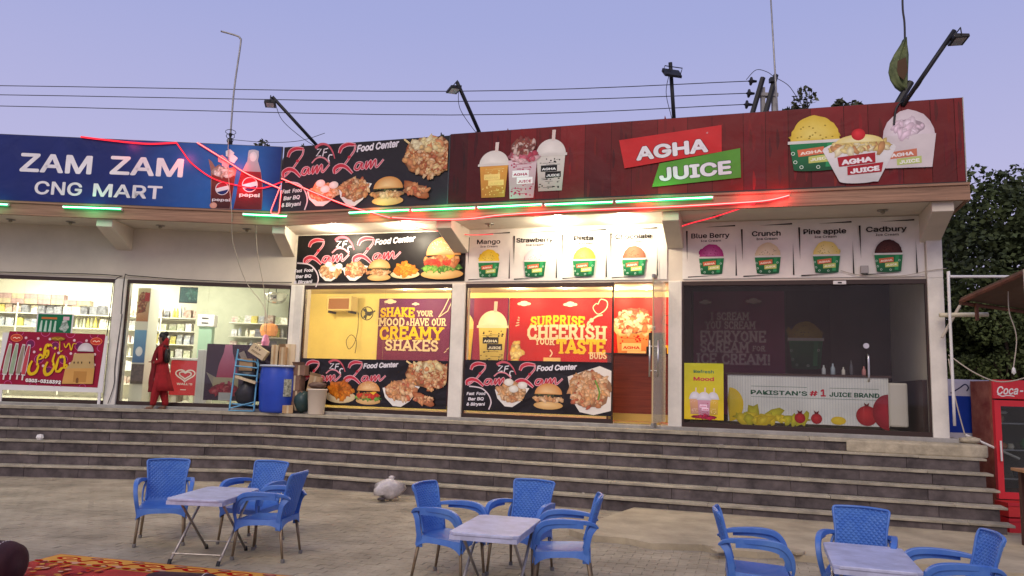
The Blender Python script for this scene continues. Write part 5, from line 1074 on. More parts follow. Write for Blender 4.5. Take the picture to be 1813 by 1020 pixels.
# ---------------------------------------------------------------- cables on the front
def cable(label, pts, r, m, name='cable', cat='cable', group=None):
    wp = smoothpath([W(*a) if isinstance(a[0], str) else Vector(a) for a in pts], 6); c = wp[len(wp)//2]
    return tag(obj(name, MB().tube([q-c for q in wp], r, 5), m, loc=c, smooth=True), label, cat, group)
M_wire = mat('pale_cable', (.45,.40,.33), .6); M_wd = mat('dark_cable', (.03,.028,.03), .6)
cable('pale cable hanging from the roof rod down past the blue sign to the mart window', [('L',-1.26,1.08,6.4),('L',-1.2,1.09,5.7),('L',-1.08,1.09,4.95),('L',-1.1,.8,4.4),('L',-.95,.3,3.73),('L',-.62,.15,3.28),('L',-.50,.12,2.9)], .008, M_wire)
cable('pale cable hanging from the green corner tube down over the mart window', [('L',-.62,1.09,4.95),('L',-.66,.7,4.3),('L',-.60,.15,3.5),('L',-.55,.12,2.75)], .007, M_wire)
cable('dark cable clipped along the wall over the second mart window', [('L',-3.42,.085,3.0),('L',-3.42,.08,3.74),('L',-3.3,.05,3.785),('L',-2.4,.04,3.75),('L',-1.2,.045,3.74),('L',-.1,.04,3.77)], .009, M_wd)
cable('dark cable clipped round the head of the first mart window and down the pillar', [('L',-9,.04,3.77),('L',-6,.045,3.76),('L',-3.66,.05,3.78),('L',-3.63,.08,3.6),('L',-3.66,.08,2.5),('L',-3.72,.08,1.9),('L',-3.66,.09,1.22)], .009, M_wd)
cable('dark cable looping down the foot of the mart pillar', [('L',-3.40,.085,3.0),('L',-3.44,.085,2.0),('L',-3.42,.09,1.6),('L',-3.5,.1,1.22)], .008, M_wd)
cable('thin white cable sagging along the wall over the dark window', [('R',10.3,.05,3.86),('R',10.6,.05,3.78),('R',11.2,.05,3.76),('R',11.6,.09,3.83),('R',11.85,.1,3.86)], .006, M_wire)
t = thing('junction_box', 'small grey junction box on the white wall panel left of the Cadbury print', 'junction box', W('R', 10.66, .03, 3.80), AR); obj('box_body', B(-.06,.06,-.06,0,0,.13), M_dirtm, t, bevel=.006); obj('cover', B(-.05,.05,-.066,-.061,.01,.12), mat('grey_cover', (.35,.33,.32), .6), t)
t = thing('door_closer', 'small white door sensor over the dark glass door', 'sensor', W('R', 10.28, .03, 3.655), AR); obj('sensor_case', B(-.1,.1,-.05,0,-.03,.03), M_white, t, bevel=.008); obj('sensor_lens', B(-.03,.03,-.054,-.051,-.015,.01), M_black, t)

# ---------------------------------------------------------------- roof: floodlights, rods, flag, power pole
def flood(label, base, top, head_yaw, tilt=.35, r=.035, roll=0):
    b, tp = Vector(base), Vector(top); t = thing('floodlight', label, 'floodlight', b)
    d = tp-b; obj('pole', MB().tube([(0,0,0), d*1.06], r, 8), M_black, t, smooth=True)
    hd = MB(); hd.xprism([(-.24,-.0),(.0,-.05),(.02,.02),(-.22,.045)], -.19, .19); o = obj('lamp_head', hd, M_black, t, loc=d+Vector((0,0,-.07)), rot=(tilt, roll, head_yaw)); o.scale = (.84,)*3; 
    obj('lamp_glass', B(-.16,.16,-.2,-.03,-.041,-.037), mat('lamp_glass', (.35,.36,.38), .2) if 'lamp_glass' not in bpy.data.materials else bpy.data.materials['lamp_glass'], o, rot=(-.2,0,0), loc=(0,0,-.016)); 
    obj('yoke', MB().tube([(-.2,-.1,.0),(-.2,-.06,.13),(.2,-.06,.13),(.2,-.1,.0)], .011, 6), M_black, o)
    obj('lead', MB().tube(smoothpath([d+Vector((0,0,-.05)), d*.75+Vector((-.10,0,-.14)), d*.4+Vector((-.04,0,-.12)), d*.1]), .006, 5), M_wd, t)
    obj('foot_clamp', MB().tube(smoothpath([(-.14,0,-.3),(-.1,0,-.05),(0,0,.06),(.1,0,-.05),(.16,0,-.32)]), .016, 6), M_black, t); return t
flood('floodlight on a long slanting pole behind the black food sign', (-3.90,15.2,6.38), (-4.82,14.7,7.30), -1.35, .25)
flood('floodlight on a slanting pole behind the left end of the red sign', (-.60,14.2,6.35), (-1.10,13.6,7.27), -1.2, .25)
flood('floodlight on a nearly upright pole behind the middle of the red sign', (2.84,13.3,6.3), (2.70,13.05,7.52), .25, 1.0)
flood('floodlight on a pole leaning right at the right end of the red sign', (5.92,11.35,6.25), (6.52,11.0,7.26), 1.35, .2)
t = thing('lamp_mast', 'thin bent lamp mast standing behind the blue mart sign', 'mast', (-6.02, 15.6, 5.0))
obj('mast_tube', MB().tube(smoothpath([(0,0,0),(.02,0,1.6),(.02,0,2.8),(.08,0,3.85),(.06,0,3.98),(-.02,0,4.04),(-.36,0,4.13)], 5), .020, 8), M_dirtm, t, smooth=True); rg = random.Random(5)
for k in range(5): obj('wire_coil', MB().tube([(.02+(.07+.02*k)*cos(a*.7+k)*.7, .03*sin(a*.7), 1.55+.09*k+.05*sin(a*.7+k)) for a in range(12)], .007, 5), M_wd, t)
obj('cable_knot', MB().lathe([(.0,0),(.05,.03),(.03,.12),(.06,.2),(.02,.3),(.045,.36),(0,.42)], (.02,0,1.5), 8), M_wd, t)
for lb, x, y, z0, z1, dx in (('thin tall aerial rod rising behind the red sign by the power pole', 4.83, 13.5, 5.0, 10.2, -.22),):
    tag(obj('aerial_rod', MB().tube([(0,0,0),(dx,0,z1-z0)], .022, 8, r2=.014), M_dirtm, loc=(x,y,z0), smooth=True), lb, 'rod')
t = thing('flag_pole', 'thin pole with a furled green flag at the right end of the red sign', 'flag', (6.02, 11.5, 5.0))
obj('pole', MB().tube(smoothpath([(0,0,0),(.03,0,1.6),(.06,0,2.6),(.04,0,3.0),(.08,0,4.0)]), .016, 7), M_wd, t, smooth=True)
fl = MB(); rgs = []
prof = [(2.42,.01,0),(2.30,.07,-.02),(2.15,.14,-.06),(2.0,.18,-.10),(1.85,.19,-.12),(1.72,.17,-.11),(1.62,.12,-.08),(1.56,.05,-.04)]
for z, wv, cx in prof: rgs.append([(.05+cx+wv*.82*cos(j*pi/12), (.05+.03*cos(j*pi/2+z*3))*sin(j*pi/12), z) for j in range(24)])
fl.rings(rgs); mf = mat('flag_cloth', (.018,.06,.022), .8, noise=.7, nscale=4.5, col2=(.20,.24,.10), bump=1, bscale=7, stretch=(1,1,.6)); obj('flag_cloth', fl, mf, t, smooth=True)
obj('red_stripe', MB().add([(-.10,-.062,2.02),(.02,-.075,2.08),(.04,-.085,1.86),(-.03,-.085,1.70),(-.11,-.075,1.78),(-.13,-.065,1.92)], [(0,1,2,3,4,5)]), mat('flag_red', (.085,.045,.02), .8), t)
obj('base_clamp', MB().tube([(-.12,-.0,1.3),(.12,0,1.7)], .055, 8), M_black, t)
# power pole far behind
t = thing('power_pole', 'double power pole with slanting cross arms and insulators behind the red sign', 'power pole', (8.6, 26, 0))
M_cc = mat('grey_concrete_post', (.30,.29,.28), .85, noise=.2)
for x in (-.03,.36): obj('post', B(x,x+.13,-.08,.08,0,12.55), M_cc, t)
for dx, z1 in ((-.12,12.86),(.34,12.98)): obj('cross_arm', MB().tube([(dx-.32,-.15,11.35),(dx+.12,-.15,z1)], .095, 6), M_black, t)
obj('collar', B(-.1,.55,-.12,.12,12.22,12.34), M_cc, t); obj('switch', B(.22,.36,-.3,-.1,12.68,12.84), M_black, t)
for k, z in enumerate((12.72,12.27,11.86)):
    x = -.12-.10-.08*k; obj('insulator', MB().rings([[(x-.30+a, .15*b*cos(j*pi/5)-.15, z+.15*b*sin(j*pi/5)) for j in range(10)] for a, b in ((0,.15),(.05,.3),(.08,1.0),(.12,1.0),(.16,.4),(.3,.25))]), M_black, t, smooth=True)
for k, (za, zm, zb) in enumerate(((12.54,12.31,12.72),(12.18,11.93,12.27),(11.74,11.42,11.86))):
    cable(['top overhead power line crossing the sky', 'middle overhead power line crossing the sky', 'lowest overhead power line crossing the sky'][k], [(-34,29.5,za+.3),(-19.6,28,za),(-2.4,26.6,zm),(8.6-.5-.08*k,25.85,zb)], .016, M_wd, 'power_line', 'power line')
cable('short jumper wire arching over the power pole', [(8.0,25.8,12.75),(8.35,25.8,13.12),(8.75,25.8,13.05),(9.0,25.8,12.85)], .012, M_wd)
cable('slack wire sloping down right from the power pole', [(9.0,25.85,12.9),(9.5,25.85,12.6),(9.9,25.85,12.0),(10.3,25.9,11.6)], .012, M_wd)
cable('slack wire hanging between the floodlight pole and the lamp mast', [(-6.0,15.6,6.75),(-5.2,15.5,6.68),(-4.5,15.4,6.70),(-3.95,15.3,6.85)], .006, M_wd)
cable('arched conduit over the seam of the two canopy signs', [(-1.3,14.6,6.25),(-.9,14.4,6.42),(-.5,14.2,6.48),(.0,14.0,6.44),(.5,13.9,6.3)], .012, M_dirtm, 'conduit', 'conduit')

# ---------------------------------------------------------------- trees
def leafmat(nm, c):
    m = mat(nm, c, .75, noise=.5, nscale=.9, col2=tuple(x*2.1 for x in c)); return m
LM = leafmat('dark_leaves', (.034,.048,.014)); LM2 = leafmat('olive_leaves', (.055,.06,.03)); M_bark = mat('bark', (.07,.05,.035), .9, noise=.4, nscale=6, bump=.6)
def tree(label, x, y, zc, rx, ry, rz_, n, leaf, m, clumps=14, seed=1, trunk=True, cat='tree', sparse=.55):
    t = thing('tree', label, cat, (x, y, 0)); rg = random.Random(seed); cl = []
    for i in range(clumps):
        a = rg.uniform(0, 2*pi); b = rg.uniform(-1, 1); d = rg.uniform(.35, 1)**.6
        cl.append((rx*d*cos(a)*math.sqrt(1-b*b*.8), ry*d*sin(a)*math.sqrt(1-b*b*.8), zc+rz_*b*d, rg.uniform(.24, .48)))
    mb = MB()
    for i in range(n):
        c = cl[rg.randrange(clumps)]; 
        while True:
            u = Vector((rg.uniform(-1,1), rg.uniform(-1,1), rg.uniform(-1,1)))
            if u.length < 1: break
        u = u.normalized()*(u.length**sparse)
        p_ = Vector((c[0]+u.x*rx*c[3], c[1]+u.y*ry*c[3], c[2]+u.z*rz_*c[3]*.9)); a = Vector((rg.gauss(0,1), rg.gauss(0,1), rg.gauss(0,.7))).normalized(); b = a.cross(Vector((rg.gauss(0,1), rg.gauss(0,1), rg.gauss(0,1)))).normalized(); l = leaf*rg.uniform(.6, 1.4)
        mb.add([p_-a*l*.5, p_+b*l*.3, p_+a*l*.5, p_-b*l*.3], [(0,1,2,3)])
    o = obj('crown', mb, m, t)
    tr = MB().tube(smoothpath([(0,0,0),(.1,0,zc*.4),(-.05,0,zc)], 4), .05*zc**.5+.05, 8, r2=.05)
    for i in range(min(8, clumps)): tr.tube(smoothpath([(0,0,zc*.55),(cl[i][0]*.5, cl[i][1]*.5, (zc*.6+cl[i][2]*.4)),cl[i][:3]], 3), .05, 5, r2=.012)
    obj('trunk', tr, M_bark, t, smooth=True); return t
tree('large dark tree filling the gap right of the shop building', 12.2, 18.5, 4.3, 3.1, 2.6, 2.7, 60000, .135, LM, 44, 3)
tree('broad dark bush low behind the drinks cooler on the right', 12.6, 17.6, 1.7, 3.0, 1.8, 1.9, 32000, .125, LM, 24, 4)
tree('paler green tree lower in the gap beside the building corner', 10.9, 16.6, 2.9, 1.3, 1.0, 1.4, 15000, .085, leafmat('mid_leaves', (.055,.075,.022)), 16, 5)
tree('feathery tree top showing above the roof corner at the right', 11.2, 19.5, 6.6, .8, .8, 1.2, 5000, .10, LM, 12, 12)
tree('loose tree branch tips at the right edge below the sky', 13.9, 19.5, 5.2, 1.9, 1.5, 1.2, 6000, .11, LM, 14, 6)
tree('sparse feathery tree top rising over the red sign beside the power pole', 12.0, 30, 12.6, 1.5, 1.2, 1.45, 1800, .22, LM2, 15, 7)
tree('small feathery tree top over the red sign left of the flag', 13.8, 30, 12.7, 1.1, 1.0, 1.3, 1700, .20, LM2, 11, 8)
tree('small pale tree top over the blue sign behind the first floodlight', -9.7, 30, 10.6, .75, .7, .9, 900, .16, LM2, 8, 9)
tree('tiny sprig of a tree top over the black food sign', -3.1, 30, 11.3, .35, .3, .55, 140, .18, LM2, 4, 10)
tree('tiny tree tip over the joint of the blue and black signs', -8.6, 30, 10.7, .3, .3, .5, 120, .18, LM2, 4, 15)

# ---------------------------------------------------------------- right side: cooler, panel, shelter, lamps
M_cool = mat('cooler_red_paint', (.62,.02,.03), .35, spec=.5); M_coolr = mat('rusty_red_side', (.34,.05,.035), .7, noise=.45, nscale=3, col2=(.42,.16,.10))
ang = R(-4); t = thing('drinks_cooler', 'tall red drinks cooler with glass door and white script header', 'cooler', (7.42, 11.9, 0), ang)
obj('cabinet', MB().box(0,.03,0,.62,.06,2.1).box(.03,.90,.6,.62,.06,2.1).box(.90,.93,0,.62,.06,2.1).box(.03,.9,.0,.6,.06,.1).box(.03,.9,0,.6,2.05,2.1), M_coolr, t); obj('header', B(-.005,.935,-.06,-.001,1.83,2.12), M_cool, t, bevel=.01)
dr = obj('cooler_door', MB().box(-.005,.085,-.07,-.001,.34,1.81).box(.845,.935,-.07,-.001,.34,1.81).box(.086,.844,-.07,-.001,1.72,1.81).box(.086,.844,-.07,-.001,.34,.44), M_cool, t)
obj('door_glass', B(.087,.843,-.045,-.035,.441,1.719), glassmat('cooler_glass', (.75,.78,.78), .8, .03), dr); obj('door_handle', MB().tube([(.045,-.1,.9),(.045,-.1,1.2)], .014, 8), M_white, dr); obj('kick_plate', B(0,.93,-.05,-.001,.06,.32), M_cool, t)
obj('liner', MB().box(.031,.06,.01,.599,.44,2.0).box(.061,.87,.57,.599,.44,2.0), mat('dark_liner', (.16,.17,.17), .6), t)
for z in (.62,1.05,1.45): obj('cooler_shelf', B(.061,.869,.02,.56,z,z+.018), M_steel, t)
p = Pr(t, d0=.0625); p.text('Coca-Cola', .05, 1.90, .165, (240,236,232), width=.68, bold=.02, shear=.3, rot=.02); p.stroke([(.05,1.90),(.12,1.87),(.2,1.885),(.3,1.875)], .014, (240,236,232)); p.flush('script_lettering')
rg = random.Random(41)
for k, (x, z, r, h, c, lb, cat) in enumerate(((.22,1.068,.09,.09,(.45,.20,.12),'reddish bundle on the middle cooler shelf','bundle'),(.36,1.068,.05,.08,(.7,.65,.6),'white cup beside the reddish bundle in the cooler','cup'),(.6,1.068,.10,.16,(.03,.22,.08),'green bag on the middle cooler shelf','bag'),(.18,1.468,.10,.14,(.30,.22,.16),'brown tray pack on the top cooler shelf','pack'),(.22,1.60,.11,.05,(.75,.75,.72),'white bowl high in the cooler','bowl'),(.5,.638,.12,.16,(.04,.07,.12),'dark blue bag on the lowest cooler shelf','bag'))):
    q = Matrix.Rotation(ang, 4, 'Z') @ Vector((x, .22, 0)); tag(obj(cat if cat != 'pack' else 'tray_pack', MB().lathe([(r*.8,0),(r,h*.5),(r*.6,h),(0,h)], n=9), mat('cooler_item', c, .6, noise=.2), loc=(7.42+q.x, 11.9+q.y, z), smooth=True), lb, cat)
t = thing('standing_panel', 'blue and white standing panel between building corner and cooler', 'panel', (7.16, 12.65, 0), R(-6))
obj('panel_board', B(0,.66,0,.04,1.17,2.13), mat('panel_grey', (.42,.42,.52), .5), t, bevel=.01); obj('panel_post', B(.1,.14,.05,.09,0,1.6), M_board, t); obj('panel_post', B(.5,.54,.05,.09,0,1.6), M_board, t); p = Pr(t); p.rect(.0,1.27,.36,1.86,(16,52,150)); p.rect(0,1.86,.37,2.12,(186,186,206)); p.stroke([(.05,1.9),(.18,1.98),(.28,2.05),(.33,2.0),(.30,1.94)], .02, (30,36,80)); p.flush('panel_print')
obj('panel_stand', MB().tube([(.33,.08,0),(.33,.08,1.2)], .02, 6), M_board, t)
# clutter of cement and pipes at the foot of the corner
lump('cement_lump', .14, mat('pale_cement', (.42,.37,.27), .95, noise=.3, nscale=8, bump=.8), W('R', 12.05, .22, P-.02), AR, 'pale cement lump at the foot of the corner pillar', 'cement', 17, squash=(1.1,.8,.4))
tag(obj('plastic_pipe', MB().tube([(0,0,0),(.75,-.1,-.33)], .02, 7), M_white, loc=W('R', 12.0, .15, P+.12)), 'white pipe leaning down from the corner pillar towards the cooler', 'pipe')
# lean-to shelter
t = thing('lean_to_shelter', 'brown lean-to shelter roof with pale posts at the right edge', 'shelter', (6.9, 10.4, 0)); M_brown = mat('rusty_beam', (.13,.05,.03), .7, noise=.4, nscale=5)
M_tarp = mat('tan_sheet_roof', (.11,.07,.048), .85, noise=.3, nscale=2)
obj('roof_sheet', MB().add([(-.10,1.15,3.30),(.12,-.3,3.62),(3.6,.1,3.9),(3.2,2.6,3.2),(-.10,1.15,3.33),(.12,-.3,3.65),(3.6,.1,3.93),(3.2,2.6,3.23)], [(0,1,2,3),(7,6,5,4),(0,4,5,1),(1,5,6,2),(2,6,7,3),(3,7,4,0)]), M_tarp, t)
obj('front_beam', MB().tube([(-.10,1.15,3.27),(.12,-.3,3.585)], .032, 6), M_brown, t); obj('rear_beam', MB().tube([(-.1,1.15,3.25),(3.2,2.6,3.17)], .03, 6), M_brown, t); obj('hanger', B(.16,.2,1.2,1.24,3.0,3.26), M_brown, t)
obj('post', MB().tube([(.02,-.25,0),(-.02,-.25,3.55)], .045, 8), mat('pale_post', (.45,.40,.32), .7), t); obj('post', MB().tube([(3.2,2.5,0),(3.2,2.5,3.2)], .045, 8), bpy.data.materials['pale_post'], t)
t = thing('tube_lamp', 'unlit white tube lamp sticking out from the building corner', 'tube lamp', (6.70, 11.95, 3.10)); obj('tube', MB().tube([(0,0,0),(.74,-.02,.03)], .035, 9), mat('unlit_tube', (.62,.58,.42), .4), t, smooth=True); obj('lamp_bracket', MB().tube([(.02,0,-.35),(.32,0,.16)], .022, 7), M_wire, t)
tag(obj('conduit_pipe', MB().tube(smoothpath([(0,0,-2.3),(0,0,-.1),(.02,0,-.01),(.1,0,.0),(1.1,0,.03)], 4), .022, 8), M_white, loc=(6.80, 11.85, 3.70), smooth=True), 'white conduit pipe rising up the corner and turning right to the shelter', 'pipe')
cable('white cord sagging from the corner pillar over the cooler', [(6.78,11.9,2.48),(7.05,11.7,2.21),(7.35,11.55,2.08),(7.75,11.4,2.2),(8.2,11.3,2.5)], .010, M_wire)
cable('white cord dropping from the corner pillar to the steps', [(6.78,11.9,2.42),(6.86,11.9,1.8),(6.98,11.9,1.26)], .010, M_wire)
t = thing('hanging_bulb', 'small white bulb hanging on a cord under the shelter roof', 'bulb', (7.19, 11.0, 2.22)); obj('cord', MB().tube(smoothpath([(0,0,.06),(.06,0,.4),(.05,0,.6),(-.02,0,.85),(-.02,0,1.15)]), .007, 5), M_wire, t); obj('bulb', MB().lathe([(0,-.05),(.03,-.02),(.02,.04),(0,.07)], n=8), M_white, t, smooth=True)
# wooden table at the right edge
t = thing('wooden_table', 'wooden table with a pale top at the right edge of the yard', 'table', (6.10, 8.95, 0), R(-8)); M_wt = mat('orange_wood_top', (.42,.22,.10), .5, noise=.2, nscale=5); M_wl = mat('dark_wood_leg', (.07,.03,.02), .7)
obj('tabletop', B(0,1.6,-.1,.7,.95,.985), M_wt, t, bevel=.005); obj('apron', B(.06,1.5,-.04,.0,.84,.949), M_wl, t)
for x, y in ((.08,-.02),(1.45,-.02),(.08,.62),(1.45,.62)): obj('leg', B(x,x+.07,y,y+.07,0,.948), M_wl, t)
obj('low_rail', B(.0,1.5,-.03,.0,.38,.43), M_wl, t)
for k, (x, z, c) in enumerate(((6.95,.0,(.5,.02,.03)),(6.95,.21,(.55,.03,.03)))):
    t = thing('drinks_crate', ['red plastic crate on the ground between steps and table', 'upper red plastic crate between steps and table'][k], 'crate', (x, 10.9, z)); obj('crate_body', MB().box(0,.4,0,.03,0,.19).box(0,.4,.27,.3,0,.19).box(0,.03,.03,.27,0,.19).box(.37,.4,.03,.27,0,.19).box(.03,.37,.03,.27,0,.02), mat('crate_red', c, .45), t)
    obj('crate_rim', MB().box(-.01,.41,-.012,-.001,.15,.19), bpy.data.materials['crate_red'], t)

# ---------------------------------------------------------------- yard: litter bag, carpet, bolsters
M_bagp = mat('translucent_bag', (.52,.48,.46), .3, noise=.35, nscale=6, bump=1.5, bscale=8)
o = lump('rubbish_sack', .215, M_bagp, (-1.78, 12.05, 0), .3, 'knotted translucent rubbish sack at the foot of the steps', 'rubbish sack', 19, squash=(1.12,.75,.70), wob=.38); obj('sack_knot', MB().rings([[(.05*a*cos(j)+.03,.03*a*sin(j),z) for j in range(6)] for a, z in ((2.4,.24),(1.1,.30),(.7,.33),(1.1,.36),(.4,.38))]), M_bagp, o, smooth=True)
obj('dark_contents', MB().lathe([(0,0),(.05,.01),(.07,.03),(.04,.05),(0,.055)], (-.13,-.12,.02), 7), mat('dark_litter', (.05,.04,.04), .6), o, smooth=True)
t = thing('carpet', 'red patterned carpet with a yellow scroll border on the ground at lower left', 'carpet', (-4.36, 7.86, 0), R(-13.5))
obj('carpet_sheet', MB().box(0,3.3,-3.2,0,.0035,.013), mat('carpet_pile', (.42,.03,.02), .95, bump=1.0, bscale=90, noise=.25, nscale=3), t)
pc = Pr(t, printmat('carpet_pattern', .95, .05), d0=0); rg = random.Random(77); D = lambda c: tuple(c)
yel, red_, mag, crm = (206,150,70), (168,20,14), (120,30,50), (200,150,120)
pc.rect(.01,-.34,3.29,-.01,yel)
x = .1
while x < 3.25:
    pc.ell(x+.12,-.13,.13,.065,red_,n=16); pc.ell(x+.13,-.13,.085,.036,(220,176,90),n=12); pc.ell(x+.13,-.13,.05,.018,(190,60,40),n=10); pc.stroke([(x+.26,-.16),(x+.32,-.2),(x+.38,-.13),(x+.44,-.12)], .035, red_)
    pc.ell(x+.38,-.06,.07,.03,mag,crm,n=10); pc.ell(x+.30,-.25,.06,.03,crm,n=8); pc.stroke([(x+.05,-.27),(x+.15,-.23),(x+.22,-.28)], .02, (150,50,40)); x += .46
x = .05
while x < 3.2: pc.ell(x,-.31,.05,.025,red_,n=8); pc.ell(x+.08,-.315,.03,.02,crm,n=8); x += .16
for i in range(240):
    x, y = rg.uniform(.05,.9), rg.uniform(-3.1,-.36); pc.ell(x, y, rg.uniform(.02,.05), rg.uniform(.015,.03), rg.choice([yel, (150,90,40), crm, mag, (190,50,20), (196,120,50)]), n=7, rot=rg.uniform(0,3), step=.00001)
for i in range(90):
    x, y = rg.uniform(.95,3.2), rg.uniform(-3.1,-.75); pc.ell(x, y, rg.uniform(.03,.07), rg.uniform(.015,.03), rg.choice([yel, (130,10,12), crm, mag]), n=8, rot=rg.uniform(0,3), step=.00001)
# lay the canvas flat: swap its depth and height axes
pc.v = [(a, c, .0135-b*.5) for a, b, c in pc.v]; pc.flush('woven_pattern')
M_bol = mat('maroon_velvet', (.035,.008,.012), .85, noise=.3, nscale=4, bump=.3, bscale=60); M_st = mat('white_stitching', (.5,.45,.42), .8)
def bolster(label, loc, rz, L_, r):
    t = thing('bolster_cushion', label, 'cushion', loc, rz); pr = [(.0,0),(.6,.004),(.88,.03),(1.0,.10)]
    rs = [(r*a, b) for a, b in pr]+[(r, L_-.10)]+[(r*a, L_-b) for a, b in reversed(pr)]
    obj('cover', MB().rings([[(x, a*cos(j*pi/12), r+a*sin(j*pi/12)) for j in range(24)] for a, x in rs]), M_bol, t, smooth=True)
    for xx in (L_-.13,): 
        for j in range(36): obj('stitch', MB().cbox((xx+.008*sin(j), (r+.003)*cos(j*pi/18), r+(r+.003)*sin(j*pi/18)), (.008,.017,.006), M=Matrix.Translation((xx, (r+.001)*cos(j*pi/18), r+(r+.001)*sin(j*pi/18))) @ Matrix.Rotation(j*pi/18-pi/2, 4, 'X')), M_st, t)
    return t
bolster('maroon bolster cushion with white stitching on the carpet at the lower left corner', (-5.16, 6.72, .014), R(-7), 1.18, .185)
bolster('maroon bolster cushion at the bottom edge of the carpet near the left table', (-2.72, 6.08, .014), R(-4), .60, .145)

# ---------------------------------------------------------------- woman in red on the platform (local: faces -x)
t = thing('person', 'woman in a red tunic, trousers and scarf standing side on before the mart window', 'person', W('L', -2.46, .30, P), AL)
M_skin = mat('brown_skin', (.20,.10,.06), .55); M_red = mat('red_cotton', (.27,.008,.012), .85, noise=.2, nscale=6, bump=.3, bscale=20); M_red2 = mat('deep_red_scarf', (.16,.006,.010), .85, noise=.3, nscale=7, bump=.4, bscale=25); M_hair = mat('black_hair', (.008,.006,.006), .45)
t.scale = (.88, .86, 1.0)
V = []; E_ = []; RD = []
def jt(p, r, par=None):
    V.append(p); RD.append(r)
    if par is not None: E_.append((par, len(V)-1))
    return len(V)-1
pel = jt((.03,0,.80), .115); sp = jt((.02,0,.95), .10, pel); ch = jt((.01,0,1.10), .115, sp); nb = jt((-.005,0,1.225), .055, ch); nk = jt((-.02,0,1.27), .042, nb); hd0 = jt((-.035,0,1.325), .066, nk); hd1 = jt((-.03,0,1.40), .082, hd0); hd2 = jt((-.02,0,1.455), .06, hd1)
for sy in (-1, 1):
    sh = jt((.015,sy*.125,1.175), .052, ch); el = jt((.045,sy*.175,.945), .037, sh); wr = jt((-.10,sy*.13,.90) if sy < 0 else (-.12,sy*.12,.92), .026, el); pm = jt((-.155,sy*.11,.905), .030, wr); 
    for f, (dy, dz, ln) in enumerate(((-.024,.012,.050),(-.008,.016,.060),(.009,.014,.056),(.024,.008,.044))):
        a = jt((-.185,sy*.11+dy,.905+dz), .0085, pm); jt((-.185-ln,sy*.11+dy*1.1,.893+dz), .0065, a)
    a = jt((-.165,sy*.11-sy*.028,.93), .009, pm); jt((-.20,sy*.11-sy*.036,.95), .007, a)
    hp = jt((.035,sy*.075,.74), .085, pel); fx = -.09 if sy < 0 else .12
    kn = jt((fx*.45+.0,sy*.075,.43), .055, hp); an = jt((fx+.02,sy*.07,.085), .033, kn); he = jt((fx+.015,sy*.07,.035), .030, an); jt((fx-.075,sy*.075,.026), .028, he); jt((fx-.135,sy*.08,.020), .020, len(V)-1)
me = bpy.data.meshes.new('body'); me.from_pydata(V, E_, []); me.materials.append(M_skin); bo = bpy.data.objects.new('body', me); link(bo, t)
sk = bo.modifiers.new('skin', 'SKIN'); sk.use_smooth_shade = True
for i, r in enumerate(RD): me.skin_vertices[0].data[i].radius = (r, r*1.0)
me.skin_vertices[0].data[0].use_root = True
sb = bo.modifiers.new('sub', 'SUBSURF'); sb.levels = 1; sb.render_levels = 2
def loft(name, secs, m, parent, n=26, fold=.0, nf=7, seed=0, bevel=0, th=.006):
    rs = []
    for (x, y, z, a, b) in secs:
        k = fold*max(0, min(1, (1.0-z)*1.6)); rs.append([(x+a*cos(2*pi*j/n)*(1+k*sin(nf*2*pi*j/n+seed)), y+b*sin(2*pi*j/n)*(1+k*sin(nf*2*pi*j/n+seed)), z) for j in range(n)])
    o = obj(name, MB().rings(rs, cap=False), m, parent, smooth=True); s_ = o.modifiers.new('cloth', 'SOLIDIFY'); s_.thickness = th; return o
loft('tunic', [(.0,0,1.25,.055,.062),(.005,0,1.225,.075,.125),(.01,0,1.18,.10,.17),(.01,0,1.08,.112,.158),(.02,0,.95,.100,.138),(.035,0,.82,.122,.155),(.05,0,.65,.150,.17),(.07,0,.48,.185,.18),(.085,0,.36,.215,.185)], M_red, t, fold=.07)
for sy in (-1, 1):
    fx = -.09 if sy < 0 else .12
    loft('trouser_leg', [(.035,sy*.075,.70,.10,.095),(fx*.3+.02,sy*.075,.50,.095,.09),(fx*.6+.01,sy*.075,.30,.085,.08),(fx+.015,sy*.072,.13,.062,.06),(fx+.01,sy*.072,.075,.052,.05)], M_red, t, fold=.05, seed=sy)
    slv = [(.012,sy*.13,1.19),(.03,sy*.165,1.07),(.045,sy*.178,.95),(-.02,sy*.155,.915),(-.07,sy*.14,.905)]
    obj('sleeve', MB().tube(smoothpath(slv, 4), .062, 12, r2=.040), M_red, t, smooth=True)
    obj('sandal', MB().prism([(fx+.045,sy*.072-.032),(fx-.12,sy*.08-.042),(fx-.155,sy*.08-.02),(fx-.155,sy*.08+.02),(fx-.12,sy*.08+.042),(fx+.045,sy*.072+.032),(fx+.06,sy*.072)], 0, .012), M_cardd, t)
# scarf: round the back of the neck, hanging down the front on the left
sc = MB(); 
def strip(pts, w0, w1, yy):
    pts = smoothpath(pts, 6); n = len(pts); rs = []
    for i, q in enumerate(pts):
        k = i/(n-1); w_ = w0+(w1-w0)*k; wob = .012*sin(k*22); d = (pts[min(i+1,n-1)]-pts[max(i-1,0)]).normalized(); sd = Vector((d.z,0,-d.x)); sd.normalize()
        rs.append([q-sd*w_+Vector((0,wob,0)), q-sd*w_*.4+Vector((0,-.015,0)), q+sd*w_*.3+Vector((0,.012,0)), q+sd*w_+Vector((0,-.01+wob,0))])
    k0 = len(sc.v)
    for r in rs: sc.v += [tuple(a) for a in r]
    for i in range(n-1):
        for j in range(3): a = k0+i*4+j; sc.f.append((a, a+1, a+5, a+4))
strip([(.09,-.10,1.26),(.03,-.16,1.22),(-.06,-.165,1.12),(-.10,-.15,.95),(-.115,-.14,.75),(-.13,-.14,.50),(-.13,-.13,.33)], .04, .055, 0)
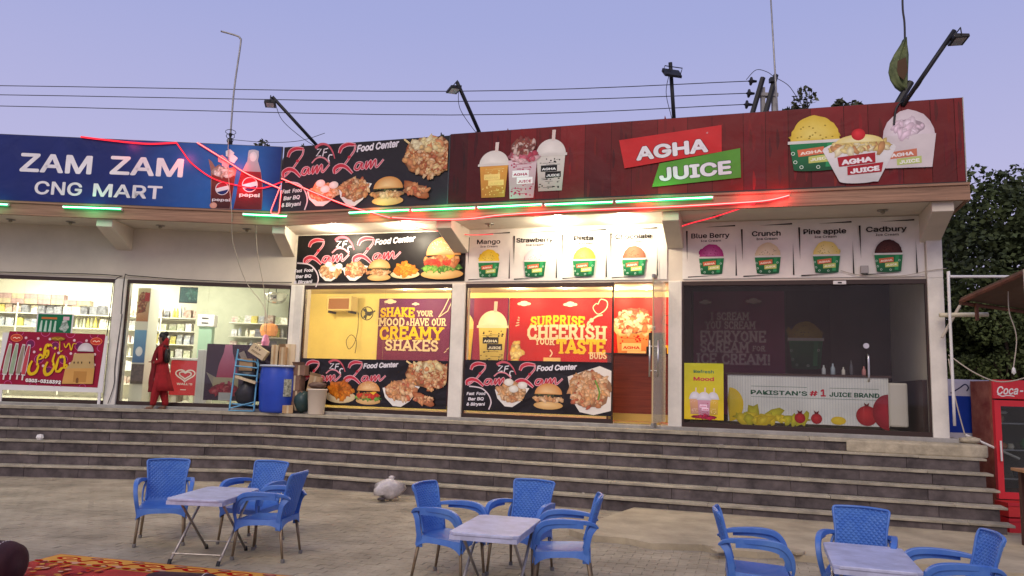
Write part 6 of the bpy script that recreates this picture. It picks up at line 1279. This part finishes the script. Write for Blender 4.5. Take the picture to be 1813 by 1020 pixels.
strip([(.09,.10,1.26),(.0,.16,1.22),(-.07,.16,1.05),(-.12,.13,.85),(-.13,.12,.6)], .04, .055, 0)
so_ = obj('scarf', sc, M_red2, t, smooth=True); so_.modifiers.new('cloth', 'SOLIDIFY').thickness = .008
obj('scarf_wrap', MB().rings([[(.035+a*cos(j*pi/8)+(z-1.22)*.25, b*sin(j*pi/8), z) for j in range(16)] for a, b, z in ((.072,.10,1.22),(.072,.088,1.27),(.055,.078,1.32),(.045,.06,1.37),(.02,.02,1.40))]), M_red, t, smooth=True)
obj('hair', MB().rings([[(-.015+c_+a*cos(j*pi/8), b*sin(j*pi/8), z) for j in range(16)] for a, b, z, c_ in ((.03,.05,1.31,.055),(.055,.074,1.35,.035),(.082,.084,1.40,.012),(.088,.084,1.44,.0),(.07,.066,1.48,-.002),(.03,.03,1.50,0))]), M_hair, t, smooth=True)
obj('hair_bun', MB().lathe([(0,-.05),(.04,-.04),(.055,0),(.04,.04),(0,.05)], (.055,0,1.475), 12), M_hair, t, smooth=True)
obj('face_features', MB().add([(-.128,-.012,1.375),(-.128,.012,1.375),(-.113,0,1.40),(-.110,-.014,1.365),(-.110,.014,1.365)], [(0,1,2),(0,3,4,1),(0,2,3),(1,4,2)]), M_skin, t)
for sy in (-1,1): obj('eye', MB().lathe([(0,-.007),(.010,0),(0,.007)], (-.103,sy*.028,1.398), 8), M_hair, t, smooth=True); obj('ear', MB().lathe([(0,-.02),(.010,-.01),(.012,.01),(0,.022)], (-.01,sy*.083,1.38), 8), M_skin, t, smooth=True)
obj('mouth', MB().cbox((-.112,0,1.345), (.006,.034,.007)), M_red2, t)
# shoulder bag behind
t2 = thing('shoulder_bag', 'black shoulder bag hanging at the back of the woman in red', 'bag', W('L', -2.46+.135, .38, P+.90), AL)
obj('bag_body', MB().rings([[(.045*a*cos(j*pi/8), .09*a*sin(j*pi/8), z) for j in range(16)] for a, z in ((.5,0),(.95,.03),(1.1,.12),(1.0,.23),(.6,.27))]), M_hair, t2, smooth=True); obj('strap', MB().tube(smoothpath([(0,-.06,.25),(-.03,-.05,.33),(-.10,.0,.335),(-.03,.07,.33),(0,.06,.25)]), .009, 6), M_hair, t2, smooth=True)
